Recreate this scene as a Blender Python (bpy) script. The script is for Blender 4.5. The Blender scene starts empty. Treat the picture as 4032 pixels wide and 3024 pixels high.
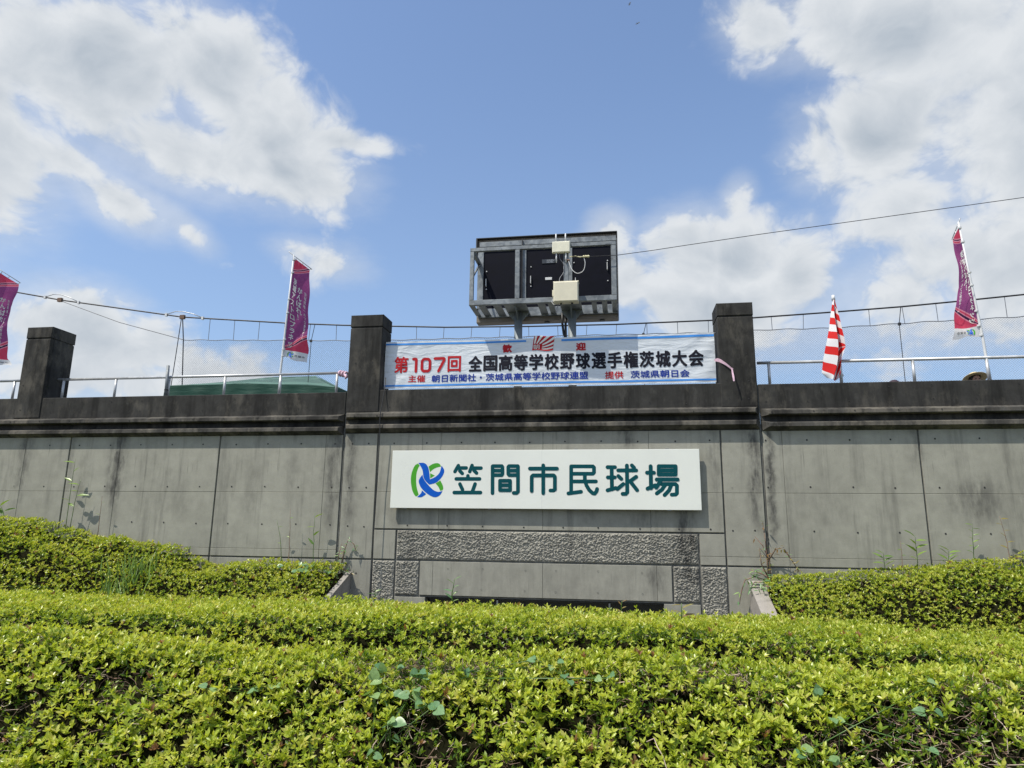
import bpy, math, random
import numpy as np
from mathutils import Vector, Matrix
R = math.radians
random.seed(7)
rng = np.random.default_rng(11)
scene = bpy.context.scene
COL = scene.collection

# ------------------------------------------------------------------ camera
cam_d = bpy.data.cameras.new('camera')
cam = bpy.data.objects.new('camera', cam_d)
COL.objects.link(cam)
scene.camera = cam
cam_d.sensor_fit = 'HORIZONTAL'
cam_d.sensor_width = 36.0
cam_d.lens = 36.0 * 2706.0 / 4032.0
cam_d.clip_start = 0.1
cam_d.clip_end = 5000
_ya, _pi, _ro = R(9.0), R(11.844), R(0.691)
F_ = Vector((-math.sin(_ya) * math.cos(_pi), math.cos(_ya) * math.cos(_pi), math.sin(_pi)))
R0_ = Vector((math.cos(_ya), math.sin(_ya), 0))
U0_ = R0_.cross(F_)
Rv_ = R0_ * math.cos(_ro) + U0_ * math.sin(_ro)
Uv_ = Rv_.cross(F_)
cam.matrix_world = Matrix(((Rv_.x, Uv_.x, -F_.x, 0.0), (Rv_.y, Uv_.y, -F_.y, -11.5),
                           (Rv_.z, Uv_.z, -F_.z, 1.6), (0, 0, 0, 1)))
scene.render.resolution_x, scene.render.resolution_y = 1024, 768
scene.view_settings.view_transform = 'Standard'
scene.view_settings.look = 'None'
scene.view_settings.gamma = 1.0
scene.view_settings.exposure = 0.0
scene.view_settings.use_curve_mapping = False
scene.cycles.max_bounces = 8
scene.cycles.transparent_max_bounces = 8


# ------------------------------------------------------------------ node helper
class NT:
    def __init__(s, tree):
        s.t = tree

    def new(s, kind, **kw):
        n = s.t.nodes.new(kind)
        for k, v in kw.items():
            setattr(n, k, v)
        return n

    def put(s, sock, v):
        if isinstance(v, bpy.types.NodeSocket):
            s.t.links.new(v, sock)
        elif v is not None:
            if sock.type == 'RGBA' and len(v) == 3:
                v = (*v, 1)
            sock.default_value = v

    def m(s, op, a, b=None, c=None, clamp=False):
        n = s.new('ShaderNodeMath', operation=op, use_clamp=clamp)
        s.put(n.inputs[0], a)
        s.put(n.inputs[1], b)
        s.put(n.inputs[2], c)
        return n.outputs[0]

    def add(s, a, b): return s.m('ADD', a, b)
    def sub(s, a, b): return s.m('SUBTRACT', a, b)
    def mul(s, a, b): return s.m('MULTIPLY', a, b)

    def v(s, op, a, b=None, scale=None):
        n = s.new('ShaderNodeVectorMath', operation=op)
        s.put(n.inputs[0], a)
        s.put(n.inputs[1], b)
        if scale is not None:
            s.put(n.inputs['Scale'], scale)
        return n.outputs['Value'] if op in ('LENGTH', 'DISTANCE', 'DOT_PRODUCT') else n.outputs['Vector']

    def mr(s, x, a, b, c=0.0, d=1.0, smooth=True):
        n = s.new('ShaderNodeMapRange', interpolation_type='SMOOTHSTEP' if smooth else 'LINEAR')
        for i, q in enumerate((x, a, b, c, d)):
            s.put(n.inputs[i], q)
        return n.outputs[0]

    def noise(s, vec, scale, detail=4, rough=.55, dist=0.0):
        n = s.new('ShaderNodeTexNoise')
        s.put(n.inputs['Vector'], vec)
        n.inputs['Scale'].default_value = scale
        n.inputs['Detail'].default_value = detail
        n.inputs['Roughness'].default_value = rough
        n.inputs['Distortion'].default_value = dist
        return n.outputs[0]

    def mix(s, f, a, b, mode='MIX'):
        n = s.new('ShaderNodeMix', data_type='RGBA', blend_type=mode)
        s.put(n.inputs[0], f)
        s.put(n.inputs[6], a)
        s.put(n.inputs[7], b)
        return n.outputs[2]

    def xyz(s, v):
        n = s.new('ShaderNodeSeparateXYZ')
        s.put(n.inputs[0], v)
        return n.outputs

    def comb(s, x, y, z):
        n = s.new('ShaderNodeCombineXYZ')
        for i, q in enumerate((x, y, z)):
            s.put(n.inputs[i], q)
        return n.outputs[0]

    def pos(s):
        return s.new('ShaderNodeNewGeometry').outputs['Position']


# ------------------------------------------------------------------ sun + sky
TO_SUN = Vector((-1.05, -1.0, 2.5)).normalized()
SUN_EL = math.asin(TO_SUN.z)
SUN_ROT = math.atan2(TO_SUN.x, TO_SUN.y)
sun_d = bpy.data.lights.new('sun', 'SUN')
sun_d.energy = 5.0
sun_d.angle = R(0.53)
sun_d.color = (1.0, 0.94, 0.82)
sun = bpy.data.objects.new('sun', sun_d)
COL.objects.link(sun)
sun.rotation_euler = (-TO_SUN).to_track_quat('-Z', 'Y').to_euler()
sun.location = (-10, -10, 25)

world = bpy.data.worlds.new('World')
scene.world = world
world.use_nodes = True
wt = world.node_tree
wt.nodes.clear()
W = NT(wt)
sky = W.new('ShaderNodeTexSky', sky_type='NISHITA')
sky.sun_disc = False
sky.sun_elevation = SUN_EL
sky.sun_rotation = SUN_ROT % (2 * math.pi)
sky.air_density = 1.0
sky.dust_density = 1.2
sky.ozone_density = 1.6
dirv = W.v('NORMALIZE', W.new('ShaderNodeTexCoord').outputs['Generated'])
dx, dy, dz = W.xyz(dirv)[0:3]
DEG = 180 / math.pi
az = W.mul(W.m('ARCTAN2', dx, dy), DEG)
el = W.mul(W.m('ARCSINE', dz), DEG)
ae = W.comb(az, el, 0.0)
# clouds: soft masses given as (azimuth, elevation, half-width, half-height, tilt, weight), broken up by noise
BLOBS = [(-44.5, 31.3, 12.1, 6.5, 8.0, 1.62), (-50.2, 25.5, 7.6, 7.5, 19.0, 1.42), (-34.9, 32.1, 10.7, 4.9, -30.0, 1.52), (-31.4, 29.6, 9.1, 3.9, -12.0, 1.12), (-24.5, 30.2, 4.7, 1.0, 1.0, 0.87), (-35.8, 27.4, 11.8, 3.5, 0.0, 1.4700000000000002), (-29.2, 27.3, 6.1, 3.1, -11.0, 1.27), (-44.9, 24.8, 6.2, 2.2, -19.0, 1.2200000000000002), (-40.6, 22.9, 5.1, 2.1, -14.0, 1.3199999999999998), (-35.8, 21.6, 2.9, 1.1, -31.0, 0.82), (-47.6, 24.3, 1.8, 1.4, -5.0, 0.62), (24.2, 34.7, 12.6, 3.9, -19.0, 1.62), (13.5, 37.2, 4.4, 2.8, -11.0, 1.02), (31.0, 27.0, 8.8, 10.2, -18.0, 1.7200000000000002), (21.4, 28.1, 7.1, 5.3, 2.0, 1.5699999999999998), (17.2, 28.1, 3.3, 3.4, -11.0, 0.92), (23.1, 23.3, 6.3, 4.5, -12.0, 1.12), (27.2, 18.6, 8.4, 6.9, -11.0, 1.42), (20.3, 32.9, 2.4, 0.7, -30.0, 0.47), (9.3, 21.3, 7.6, 4.6, -10.0, 1.42), (10.3, 25.5, 1.7, 2.4, -21.0, 1.02), (6.7, 23.0, 3.9, 2.5, -5.0, 0.92), (14.5, 19.7, 4.7, 4.5, -7.0, 1.12), (10.5, 17.2, 10.1, 4.3, -5.0, 1.3199999999999998), (-0.4, 24.2, 2.1, 1.8, -3.0, 1.0699999999999998), (-0.1, 20.5, 3.6, 3.1, -2.0, 0.77), (22.1, 16.9, 7.5, 4.3, -9.0, 1.17), (-41.9, 13.2, 5.1, 3.7, -0.0, 1.52), (-45.2, 13.3, 2.7, 2.6, 10.0, 1.02), (-37.3, 12.5, 4.9, 2.6, -15.0, 1.2200000000000002), (-34.2, 10.4, 7.3, 2.7, 5.0, 1.27), (-43.7, 9.7, 7.9, 2.6, 7.0, 0.92), (-24.7, 20.8, 3.2, 1.6, -4.0, 0.67), (-27.2, 21.5, 2.1, 1.0, -3.0, 0.62), (15.9, 23.3, 0.9, 1.2, -9.0, 0.42)]
acc = None
for (ba, be, rw, rh, tilt, wgt) in BLOBS:
    q = W.v('SUBTRACT', ae, (ba, be, 0))
    rot = W.new('ShaderNodeVectorRotate', rotation_type='Z_AXIS')
    W.put(rot.inputs['Vector'], q)
    rot.inputs['Angle'].default_value = R(-tilt)
    q = W.v('LENGTH', W.v('MULTIPLY', rot.outputs[0], (1 / rw, 1 / rh, 0)))
    d = W.m('MULTIPLY_ADD', q, -wgt, wgt)
    if acc is None:
        acc = d
    else:
        n = W.new('ShaderNodeMath', operation='SMOOTH_MAX')
        W.put(n.inputs[0], acc)
        W.put(n.inputs[1], d)
        n.inputs[2].default_value = 0.25
        acc = n.outputs[0]
# beyond the picture the same broken cumulus carries on all round the sky
far_n = W.sub(W.noise(dirv, 2.2, 2, .5), 0.52)
outside = W.m('MAXIMUM', W.mr(W.m('ABSOLUTE', W.add(az, 9.0)), 48, 62), W.mr(el, 45, 54))
acc = W.m('MAXIMUM', acc, W.add(W.mul(far_n, 5.0), W.m('MULTIPLY_ADD', outside, 3.0, -3.0)))
acc = W.m('MAXIMUM', acc, -1.2)
pv = W.v('MULTIPLY', dirv, (1.0, 1.0, 1.25))
warp = W.new('ShaderNodeTexNoise')
W.put(warp.inputs['Vector'], pv)
warp.inputs['Scale'].default_value = 7
warp.inputs['Detail'].default_value = 3
pw = W.v('ADD', pv, W.v('SCALE', W.v('SUBTRACT', warp.outputs['Color'], (.5, .5, .5)), scale=.10))
def puffs(vec, detail):
    """cumulus texture: rounded heads (inverted smooth cells) over fractal noise"""
    vo = W.new('ShaderNodeTexVoronoi', feature='F1', normalize=True)
    W.put(vo.inputs['Vector'], vec)
    vo.inputs['Scale'].default_value = 15.0
    vo.inputs['Detail'].default_value = detail
    vo.inputs['Roughness'].default_value = .55
    vo.inputs['Lacunarity'].default_value = 2.2
    return W.add(W.mul(W.noise(vec, 6.5, 8, .60), .80), W.mul(W.sub(.64, vo.outputs['Distance']), .42))


n_big = puffs(pw, 3.0)
n_lit = puffs(W.v('ADD', pw, tuple(TO_SUN * 0.022)), 1.0)
n_soft = W.noise(pw, 3.2, 4, .5)
dens = W.add(acc, W.mul(W.sub(n_big, .49), 3.9))
cover = W.mr(dens, -0.06, 0.72)
cover = W.m('MULTIPLY', cover, W.m('ADD', W.mr(W.add(dens, W.mul(W.sub(n_soft, .5), .6)), 0.05, .9, 0.0, .42), .56))
wisp = W.mul(W.mr(W.add(W.mul(acc, .6), W.noise(W.v('MULTIPLY', pv, (1, 1, 1.8)), 5.0, 6, .62)), .22, .95), .50)
cover = W.m('MAXIMUM', cover, wisp)
relief = W.sub(n_big, n_lit)
thick = W.mr(W.add(dens, W.mul(W.sub(n_soft, .5), 1.2)), .6, 2.2)
bright = W.m('ADD', W.m('MULTIPLY', relief, 1.5), W.sub(1.0, W.mul(thick, .44)))
bright = W.m('MINIMUM', W.m('MAXIMUM', bright, .50), 1.10)
CLOUD = 5.9
cl = W.mix(W.mr(bright, .50, 1.05, smooth=False), (.50 * CLOUD, .57 * CLOUD, .65 * CLOUD), (.86 * CLOUD, .895 * CLOUD, .93 * CLOUD))
skyc = W.mix(1.0, sky.outputs[0], (1.12, 1.20, 1.33), 'MULTIPLY')
# summer air whitens the blue towards the horizon
haze = W.mr(el, -5, 42, .55, .14)
skyc = W.mix(haze, skyc, (2.5, 3.45, 4.75))
final = W.mix(cover, skyc, cl)
below = W.mr(el, -6, -1)
final = W.mix(below, (.8, .95, .8), final)
bg = W.new('ShaderNodeBackground')
W.put(bg.inputs[0], final)
bg.inputs[1].default_value = 0.15
out = W.new('ShaderNodeOutputWorld')
wt.links.new(bg.outputs[0], out.inputs[0])


# ------------------------------------------------------------------ object helpers
ORIG = {}


def tag(o, label=None, cat=None, group=None, kind=None):
    if label: o['label'] = label
    if cat: o['category'] = cat
    if group: o['group'] = group
    if kind: o['kind'] = kind
    return o


def thing(name, label, cat, loc=(0, 0, 0), group=None):
    o = bpy.data.objects.new(name, None)
    o.empty_display_size = .1
    COL.objects.link(o)
    o.location = loc
    ORIG[o.name] = Vector(loc)
    return tag(o, label, cat, group)


def link(name, mesh, mat, parent=None):
    o = bpy.data.objects.new(name, mesh)
    COL.objects.link(o)
    if mat is not None and not mesh.materials:
        mesh.materials.append(mat)
    if parent is not None:
        o.parent = parent
        ORIG[o.name] = ORIG[parent.name]
    else:
        ORIG[o.name] = Vector((0, 0, 0))
    return o


class MB:
    """collects simple shapes (world coordinates) and links them as one mesh"""
    def __init__(s):
        s.v, s.f, s.uv = [], [], None

    def poly(s, pts):
        i = len(s.v)
        s.v += [tuple(p) for p in pts]
        s.f.append(tuple(range(i, i + len(pts))))
        return s

    def box(s, x0, x1, y0, y1, z0, z1):
        i = len(s.v)
        s.v += [(x, y, z) for z in (z0, z1) for x, y in ((x0, y0), (x1, y0), (x1, y1), (x0, y1))]
        for q in ((3, 2, 1, 0), (4, 5, 6, 7), (0, 1, 5, 4), (1, 2, 6, 5), (2, 3, 7, 6), (3, 0, 4, 7)):
            s.f.append(tuple(i + k for k in q))
        return s

    def bbox(s, x0, x1, y0, y1, z0, z1, b=.008):
        """box with chamfered front (y0) edges and top/bottom, good for concrete and steel pieces"""
        i = len(s.v)
        for (y, k) in ((y1, 0), (y0 + b, 0), (y0, b)):
            s.v += [(x0 + k, y, z0 + k), (x1 - k, y, z0 + k), (x1 - k, y, z1 - k), (x0 + k, y, z1 - k)]
        s.f.append((i + 3, i + 2, i + 1, i))
        for L in (0, 4):
            for k in range(4):
                a, c = i + L + k, i + L + (k + 1) % 4
                s.f.append((a, c, c + 4, a + 4))
        s.f.append((i + 8, i + 9, i + 10, i + 11))
        return s

    def prism(s, prof, x0, x1, inset0=0.0, inset1=0.0):
        """profile of (y,z) extruded along x; insets mitre the ends by the profile's y"""
        n = len(prof)
        i = len(s.v)
        for xx, sg, ins in ((x0, 1, inset0), (x1, -1, inset1)):
            s.v += [(xx + sg * ins * max(0, -y) , y, z) for y, z in prof]
        s.f.append(tuple(i + k for k in range(n)))
        s.f.append(tuple(i + n + k for k in reversed(range(n))))
        for k in range(n):
            k2 = (k + 1) % n
            s.f.append((i + k, i + n + k, i + n + k2, i + k2))
        return s

    def tube(s, pts, r, n=8, caps=True):
        pts = [Vector(p) for p in pts]
        rs = r if isinstance(r, (list, tuple)) else [r] * len(pts)
        i0 = len(s.v)
        prev = None
        for k, p in enumerate(pts):
            t = (pts[min(k + 1, len(pts) - 1)] - pts[max(k - 1, 0)]).normalized()
            if prev is None:
                a = t.orthogonal().normalized()
            else:
                a = (prev - t * prev.dot(t)).normalized()
            prev = a
            b = t.cross(a)
            for q in range(n):
                an = 2 * math.pi * q / n
                s.v.append(tuple(p + (a * math.cos(an) + b * math.sin(an)) * rs[k]))
        for k in range(len(pts) - 1):
            for q in range(n):
                a = i0 + k * n + q
                b = i0 + k * n + (q + 1) % n
                s.f.append((a, b, b + n, a + n))
        if caps:
            s.f.append(tuple(i0 + q for q in reversed(range(n))))
            s.f.append(tuple(i0 + (len(pts) - 1) * n + q for q in range(n)))
        return s

    def grid(s, fn, nu, nv, uv=True):
        i = len(s.v)
        if s.uv is None: s.uv = []
        for b in range(nv + 1):
            for a in range(nu + 1):
                s.v.append(tuple(fn(a / nu, b / nv)))
                s.uv.append((a / nu, b / nv))
        for b in range(nv):
            for a in range(nu):
                k = i + b * (nu + 1) + a
                s.f.append((k, k + nu + 1, k + nu + 2, k + 1))
        return s

    def mesh(s, name, o=Vector((0, 0, 0)), smooth=False):
        me = bpy.data.meshes.new(name)
        me.from_pydata([(x - o.x, y - o.y, z - o.z) for x, y, z in s.v], [], s.f)
        if s.uv is not None and len(s.uv) == len(s.v):
            ul = me.uv_layers.new(name='UVMap')
            for lp in me.loops:
                ul.data[lp.index].uv = s.uv[lp.vertex_index]
        if smooth:
            me.polygons.foreach_set('use_smooth', [True] * len(me.polygons))
        me.update()
        return me

    def build(s, name, mat, parent=None, smooth=False):
        o = ORIG[parent.name] if parent is not None else Vector((0, 0, 0))
        return link(name, s.mesh(name, o, smooth), mat, parent)


def np_mesh(name, V, T, tint=None):
    me = bpy.data.meshes.new(name)
    me.vertices.add(len(V))
    me.vertices.foreach_set('co', np.ascontiguousarray(V, np.float32).ravel())
    me.loops.add(T.size)
    me.loops.foreach_set('vertex_index', np.ascontiguousarray(T, np.int32).ravel())
    me.polygons.add(len(T))
    me.polygons.foreach_set('loop_start', np.arange(0, T.size, T.shape[1], dtype=np.int32))
    if tint is not None:
        at = me.attributes.new('tint', 'FLOAT', 'POINT')
        at.data.foreach_set('value', np.ascontiguousarray(tint, np.float32))
    me.update(calc_edges=True)
    return me


# ------------------------------------------------------------------ materials
def material(name):
    m = bpy.data.materials.new(name)
    m.use_nodes = True
    t = m.node_tree
    t.nodes.clear()
    k = NT(t)
    bs = k.new('ShaderNodeBsdfPrincipled')
    ou = k.new('ShaderNodeOutputMaterial')
    t.links.new(bs.outputs[0], ou.inputs[0])
    return m, k, bs, ou


def bump(k, bs, h, strength=.3, dist=.01):
    b = k.new('ShaderNodeBump')
    b.inputs['Strength'].default_value = strength
    b.inputs['Distance'].default_value = dist
    k.put(b.inputs['Height'], h)
    k.t.links.new(b.outputs[0], bs.inputs['Normal'])


def plain(name, col, rough=.5, metal=0.0, var=.12, scale=6.0, spec=.5, bmp=0.0):
    m, k, bs, ou = material(name)
    p = k.pos()
    n = k.noise(p, scale, 5, .6)
    f = k.mr(n, .3, .7, 1 - var, 1 + var)
    k.put(bs.inputs['Base Color'], k.mix(1.0, (*col, 1), k.comb(f, f, f), 'MULTIPLY'))
    k.put(bs.inputs['Roughness'], k.mr(n, .3, .7, max(0, rough - .08), min(1, rough + .08)))
    bs.inputs['Metallic'].default_value = metal
    bs.inputs['Specular IOR Level'].default_value = spec
    if bmp: bump(k, bs, k.noise(p, scale * 8, 4), bmp, .004)
    return m


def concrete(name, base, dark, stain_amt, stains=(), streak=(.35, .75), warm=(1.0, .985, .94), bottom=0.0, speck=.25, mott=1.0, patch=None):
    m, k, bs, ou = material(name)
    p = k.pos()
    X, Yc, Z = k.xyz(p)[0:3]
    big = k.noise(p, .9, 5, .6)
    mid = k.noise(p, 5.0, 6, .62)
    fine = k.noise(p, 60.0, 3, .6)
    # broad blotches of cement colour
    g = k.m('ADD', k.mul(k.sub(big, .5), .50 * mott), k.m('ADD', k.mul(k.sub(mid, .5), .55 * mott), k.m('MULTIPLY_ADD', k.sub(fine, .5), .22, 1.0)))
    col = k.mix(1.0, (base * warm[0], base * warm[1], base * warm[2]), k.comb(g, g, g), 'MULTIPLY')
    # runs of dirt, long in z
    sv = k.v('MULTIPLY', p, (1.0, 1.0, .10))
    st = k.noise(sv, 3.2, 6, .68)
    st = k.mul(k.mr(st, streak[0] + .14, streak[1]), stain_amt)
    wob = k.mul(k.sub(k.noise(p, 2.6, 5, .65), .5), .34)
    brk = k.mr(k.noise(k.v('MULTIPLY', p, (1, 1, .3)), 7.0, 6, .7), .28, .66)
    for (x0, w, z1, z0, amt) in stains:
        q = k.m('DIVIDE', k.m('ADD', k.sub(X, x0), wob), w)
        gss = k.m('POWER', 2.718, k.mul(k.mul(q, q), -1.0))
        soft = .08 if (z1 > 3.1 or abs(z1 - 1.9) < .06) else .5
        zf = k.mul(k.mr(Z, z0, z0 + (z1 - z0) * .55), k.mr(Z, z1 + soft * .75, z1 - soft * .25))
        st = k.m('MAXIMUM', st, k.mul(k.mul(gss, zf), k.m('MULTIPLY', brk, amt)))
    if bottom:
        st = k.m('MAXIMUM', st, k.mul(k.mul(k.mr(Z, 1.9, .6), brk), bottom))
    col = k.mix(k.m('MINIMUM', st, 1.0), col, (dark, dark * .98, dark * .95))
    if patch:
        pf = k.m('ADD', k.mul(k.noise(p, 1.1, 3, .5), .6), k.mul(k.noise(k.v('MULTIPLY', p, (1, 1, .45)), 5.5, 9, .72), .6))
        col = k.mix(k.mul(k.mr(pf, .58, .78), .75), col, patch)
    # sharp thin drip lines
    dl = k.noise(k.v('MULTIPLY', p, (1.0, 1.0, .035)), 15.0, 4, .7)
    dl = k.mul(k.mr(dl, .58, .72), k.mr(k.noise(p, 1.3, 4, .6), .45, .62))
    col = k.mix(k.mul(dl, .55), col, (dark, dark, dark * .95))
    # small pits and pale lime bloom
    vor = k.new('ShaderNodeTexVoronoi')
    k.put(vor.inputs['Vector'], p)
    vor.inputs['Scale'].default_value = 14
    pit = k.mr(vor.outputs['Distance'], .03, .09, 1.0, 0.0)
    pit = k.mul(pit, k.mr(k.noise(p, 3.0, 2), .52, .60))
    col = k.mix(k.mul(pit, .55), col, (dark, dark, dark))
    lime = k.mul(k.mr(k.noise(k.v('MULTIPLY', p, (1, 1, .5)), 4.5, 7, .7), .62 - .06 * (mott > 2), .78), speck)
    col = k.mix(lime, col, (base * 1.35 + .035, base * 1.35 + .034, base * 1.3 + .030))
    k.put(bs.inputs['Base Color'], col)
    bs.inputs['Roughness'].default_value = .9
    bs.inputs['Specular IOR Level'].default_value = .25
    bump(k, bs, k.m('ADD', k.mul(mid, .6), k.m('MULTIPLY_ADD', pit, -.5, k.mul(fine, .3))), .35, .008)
    return m


WALL_STAINS = [(-11.2, .13, 3.2, 1.5, .75), (-9.22, .16, 3.2, 1.3, .95), (-10.2, .09, 3.2, 1.9, .4), (-4.98, .15, 3.2, 1.0, .85), (-4.66, .10, 3.2, 1.0, .8),
               (-7.9, .2, 2.3, 1.5, .3), (-6.5, .15, 2.6, 1.4, .35), (-5.75, .12, 2.8, 1.5, .35), (-9.9, .10, 2.7, 1.6, .35), (-3.75, .14, 1.9, 1.5, .6),
               (1.0, .14, 1.9, .3, .95), (.35, .3, 1.85, 1.55, .5), (1.5, .09, 3.2, 1.1, .5), (.12, .13, 3.2, 2.85, .9), (-2.6, .08, 1.9, 1.4, .35), (-.5, .12, 1.9, 1.6, .55),
               (2.13, .10, 3.2, 1.1, .95), (2.36, .06, 3.2, .9, 1.0), (4.55, .10, 3.2, 2.3, .6), (5.35, .4, 2.3, 1.55, .7), (3.2, .5, 2.15, 1.5, .3), (.52, .16, 1.0, .5, .75), (6.2, .3, 2.5, 1.5, .5)]
M_WALL = concrete('wall_concrete', .305, .055, .50, WALL_STAINS, bottom=.22, warm=(1.0, .985, .845))
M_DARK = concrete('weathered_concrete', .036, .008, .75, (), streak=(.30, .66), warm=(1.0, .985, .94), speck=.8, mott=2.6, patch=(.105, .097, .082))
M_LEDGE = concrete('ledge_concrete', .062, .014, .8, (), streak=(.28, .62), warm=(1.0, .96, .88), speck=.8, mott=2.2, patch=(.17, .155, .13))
M_ROUGH = concrete('hammered_concrete', .32, .045, .40, [(1.05, .26, 1.9, .3, 1.0), (-3.6, .2, 1.9, .3, .5)], warm=(1.0, .965, .84), speck=.5)
M_WING = concrete('wing_concrete', .30, .05, .6, (), warm=(1.0, .93, .86), speck=.4)
M_HOLE = plain('hole_painted_shade', (.03, .03, .03), .9)  # dark colour stands in for the shade inside the tie holes
M_JOINT = plain('joint_filler', (.13, .13, .12), .9, var=.3)
M_GROUND = plain('ground_soil', (.09, .085, .06), .95, var=.4, scale=2.0, bmp=.5)
M_TERR = plain('terrace_concrete', (.25, .25, .24), .9, var=.2)
M_GALV = None


def galvanised():
    m, k, bs, ou = material('galvanised_steel')
    p = k.pos()
    vor = k.new('ShaderNodeTexVoronoi')
    k.put(vor.inputs['Vector'], k.v('ADD', p, k.v('SCALE', k.new('ShaderNodeTexNoise').outputs['Color'], scale=.05)))
    vor.inputs['Scale'].default_value = 17
    sp = k.xyz(vor.outputs['Color'])[0]
    n = k.noise(p, 4.0, 5, .6)
    f = k.m('ADD', k.mul(k.sub(sp, .5), .35), k.mr(n, .3, .7, .75, 1.2))
    k.put(bs.inputs['Base Color'], k.mix(1.0, (.205, .225, .24), k.comb(f, f, f), 'MULTIPLY'))
    k.put(bs.inputs['Roughness'], k.mr(sp, 0, 1, .42, .62))
    bs.inputs['Metallic'].default_value = .25
    return m


M_GALV = galvanised()
M_PIPE = plain('grey_pipe', (.50, .51, .52), .38, .35, .10)
M_POSTP = plain('post_paint', (.19, .22, .24), .55, .1, .15)
M_WIRE = plain('steel_wire', (.17, .18, .20), .5, .4, .15)
M_BLACK = plain('black_cable', (.018, .018, .02), .5)
M_PANEL = plain('navy_panel', (.0022, .003, .009), .6, 0, .25, spec=.12)
M_CABIN = plain('cabinet_paint', (.21, .18, .15), .6, 0, .1)
M_HOOD = plain('hood_paint', (.035, .037, .04), .5)
M_BEIGE = plain('beige_plastic', (.68, .64, .50), .45, 0, .05)
M_CREAM = plain('cream_plastic', (.74, .72, .58), .4, 0, .05)
M_WHITEP = plain('white_plastic', (.64, .65, .66), .4, 0, .04)
M_SIGN = plain('sign_white', (.74, .76, .71), .35, 0, .03, scale=1.2)
M_TEAL = plain('sign_teal', (.002, .065, .078), .4, 0, .05, spec=.15)
M_LGREEN = plain('logo_green', (.07, .34, .03), .4, 0, .03, spec=.15)
M_LBLUE = plain('logo_blue', (.005, .095, .50), .4, 0, .03, spec=.15)
M_RED = plain('print_red', (.44, .018, .025), .5, 0, .06, spec=.15)
M_INK = plain('print_black', (.012, .012, .02), .5, 0, .06, spec=.15)
M_NAVY = plain('print_blue', (.012, .035, .27), .5, 0, .06, spec=.15)
M_BLUE = plain('print_stripe_blue', (.06, .27, .72), .5, 0, .04, spec=.15)
M_GLASS = plain('dark_window_glass', (.01, .014, .016), .08, 0, .1, spec=.6)
M_MULL = plain('mullion_aluminium', (.45, .46, .45), .4, .5)
M_BARK = plain('twig_bark', (.21, .135, .10), .9, 0, .4, 20)
M_DEAD = plain('pale_twig', (.46, .36, .30), .9, 0, .35, 20)
M_CORESHADE = plain('hedge_inner_shade_twigs', (.012, .012, .006), .95, 0, .5, 25, spec=0.0)  # twig core near black: the hedge's inner shade put into its colour
M_STRAW = plain('straw', (.62, .50, .27), .8, 0, .15, 60)
M_SKIN = plain('skin', (.34, .19, .13), .55, 0, .06)
M_HAIR = plain('black_hair', (.012, .010, .009), .5)
M_MASKW = plain('white_cloth', (.80, .80, .80), .8)
M_CLOTH = plain('navy_shirt', (.03, .035, .06), .8)
M_CAP = plain('plum_cap', (.035, .018, .03), .8)
M_PINK = plain('pink_ribbon', (.62, .42, .52), .55, 0, .12, 30)
M_BRASS = plain('insulator_cream', (.66, .62, .38), .4)
M_RUST = plain('rusty_clamp', (.16, .10, .07), .75, .2, .3, 30)


def cloth_mat(name, transl, colfn, rough=.75, crease=None):
    m, k, bs, ou = material(name)
    c = colfn(k)
    k.put(bs.inputs['Base Color'], c)
    bs.inputs['Roughness'].default_value = rough
    bs.inputs['Specular IOR Level'].default_value = .2
    tr = k.new('ShaderNodeBsdfTranslucent')
    k.put(tr.inputs[0], c)
    mx = k.new('ShaderNodeMixShader')
    mx.inputs[0].default_value = transl
    k.t.links.new(bs.outputs[0], mx.inputs[1])
    k.t.links.new(tr.outputs[0], mx.inputs[2])
    k.t.links.new(mx.outputs[0], ou.inputs[0])
    if crease: bump(k, bs, crease(k), .8, .025)
    return m


def crease_banner(k):
    p = k.pos()
    a = k.noise(k.v('MULTIPLY', p, (.9, 1, 3.2)), 2.6, 3, .5, 1.2)
    b = k.noise(k.v('MULTIPLY', p, (1, 1, .15)), 5.0, 2, .5)
    return k.m('ADD', a, k.mul(b, .6))


M_TARP = cloth_mat('banner_vinyl', .30, lambda k: k.mix(k.noise(k.pos(), 3, 3), (.745, .79, .84), (.78, .825, .87)), .5, crease_banner)
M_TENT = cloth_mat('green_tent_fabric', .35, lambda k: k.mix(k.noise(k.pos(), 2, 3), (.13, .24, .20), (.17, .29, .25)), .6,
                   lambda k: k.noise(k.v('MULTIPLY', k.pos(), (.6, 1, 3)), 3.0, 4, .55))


def nobori_cols(k):
    uv = k.new('ShaderNodeUVMap').outputs[0]
    u, v = k.xyz(uv)[0:2]
    red, pur, pink, dk, wh = (.66, .06, .12), (.30, .065, .21), (.80, .30, .38), (.05, .015, .06), (.78, .78, .77)
    w = k.noise(k.pos(), 20, 2)
    tt = k.sub(v, k.m('MULTIPLY_ADD', k.sub(1.0, u), .175, -.004))
    tb = k.sub(v, k.sub(.85, k.mul(u, .165)))
    def step(x, e): return k.m('GREATER_THAN', x, e)
    c = k.mix(step(tt, -.02), red, pink)
    for e, cc in ((-.008, dk), (.004, pink), (.016, red), (.028, pink), (.036, pur)):
        c = k.mix(step(tt, e), c, cc)
    for e, cc in ((-.062, pink), (-.052, red), (-.038, pink), (-.030, dk), (-.012, pink), (-.002, red)):
        c = k.mix(step(tb, e), c, cc)
    c = k.mix(step(v, .862), c, wh)
    return k.mix(k.mul(k.sub(w, .4), .3), c, (.5, .3, .5))


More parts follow.
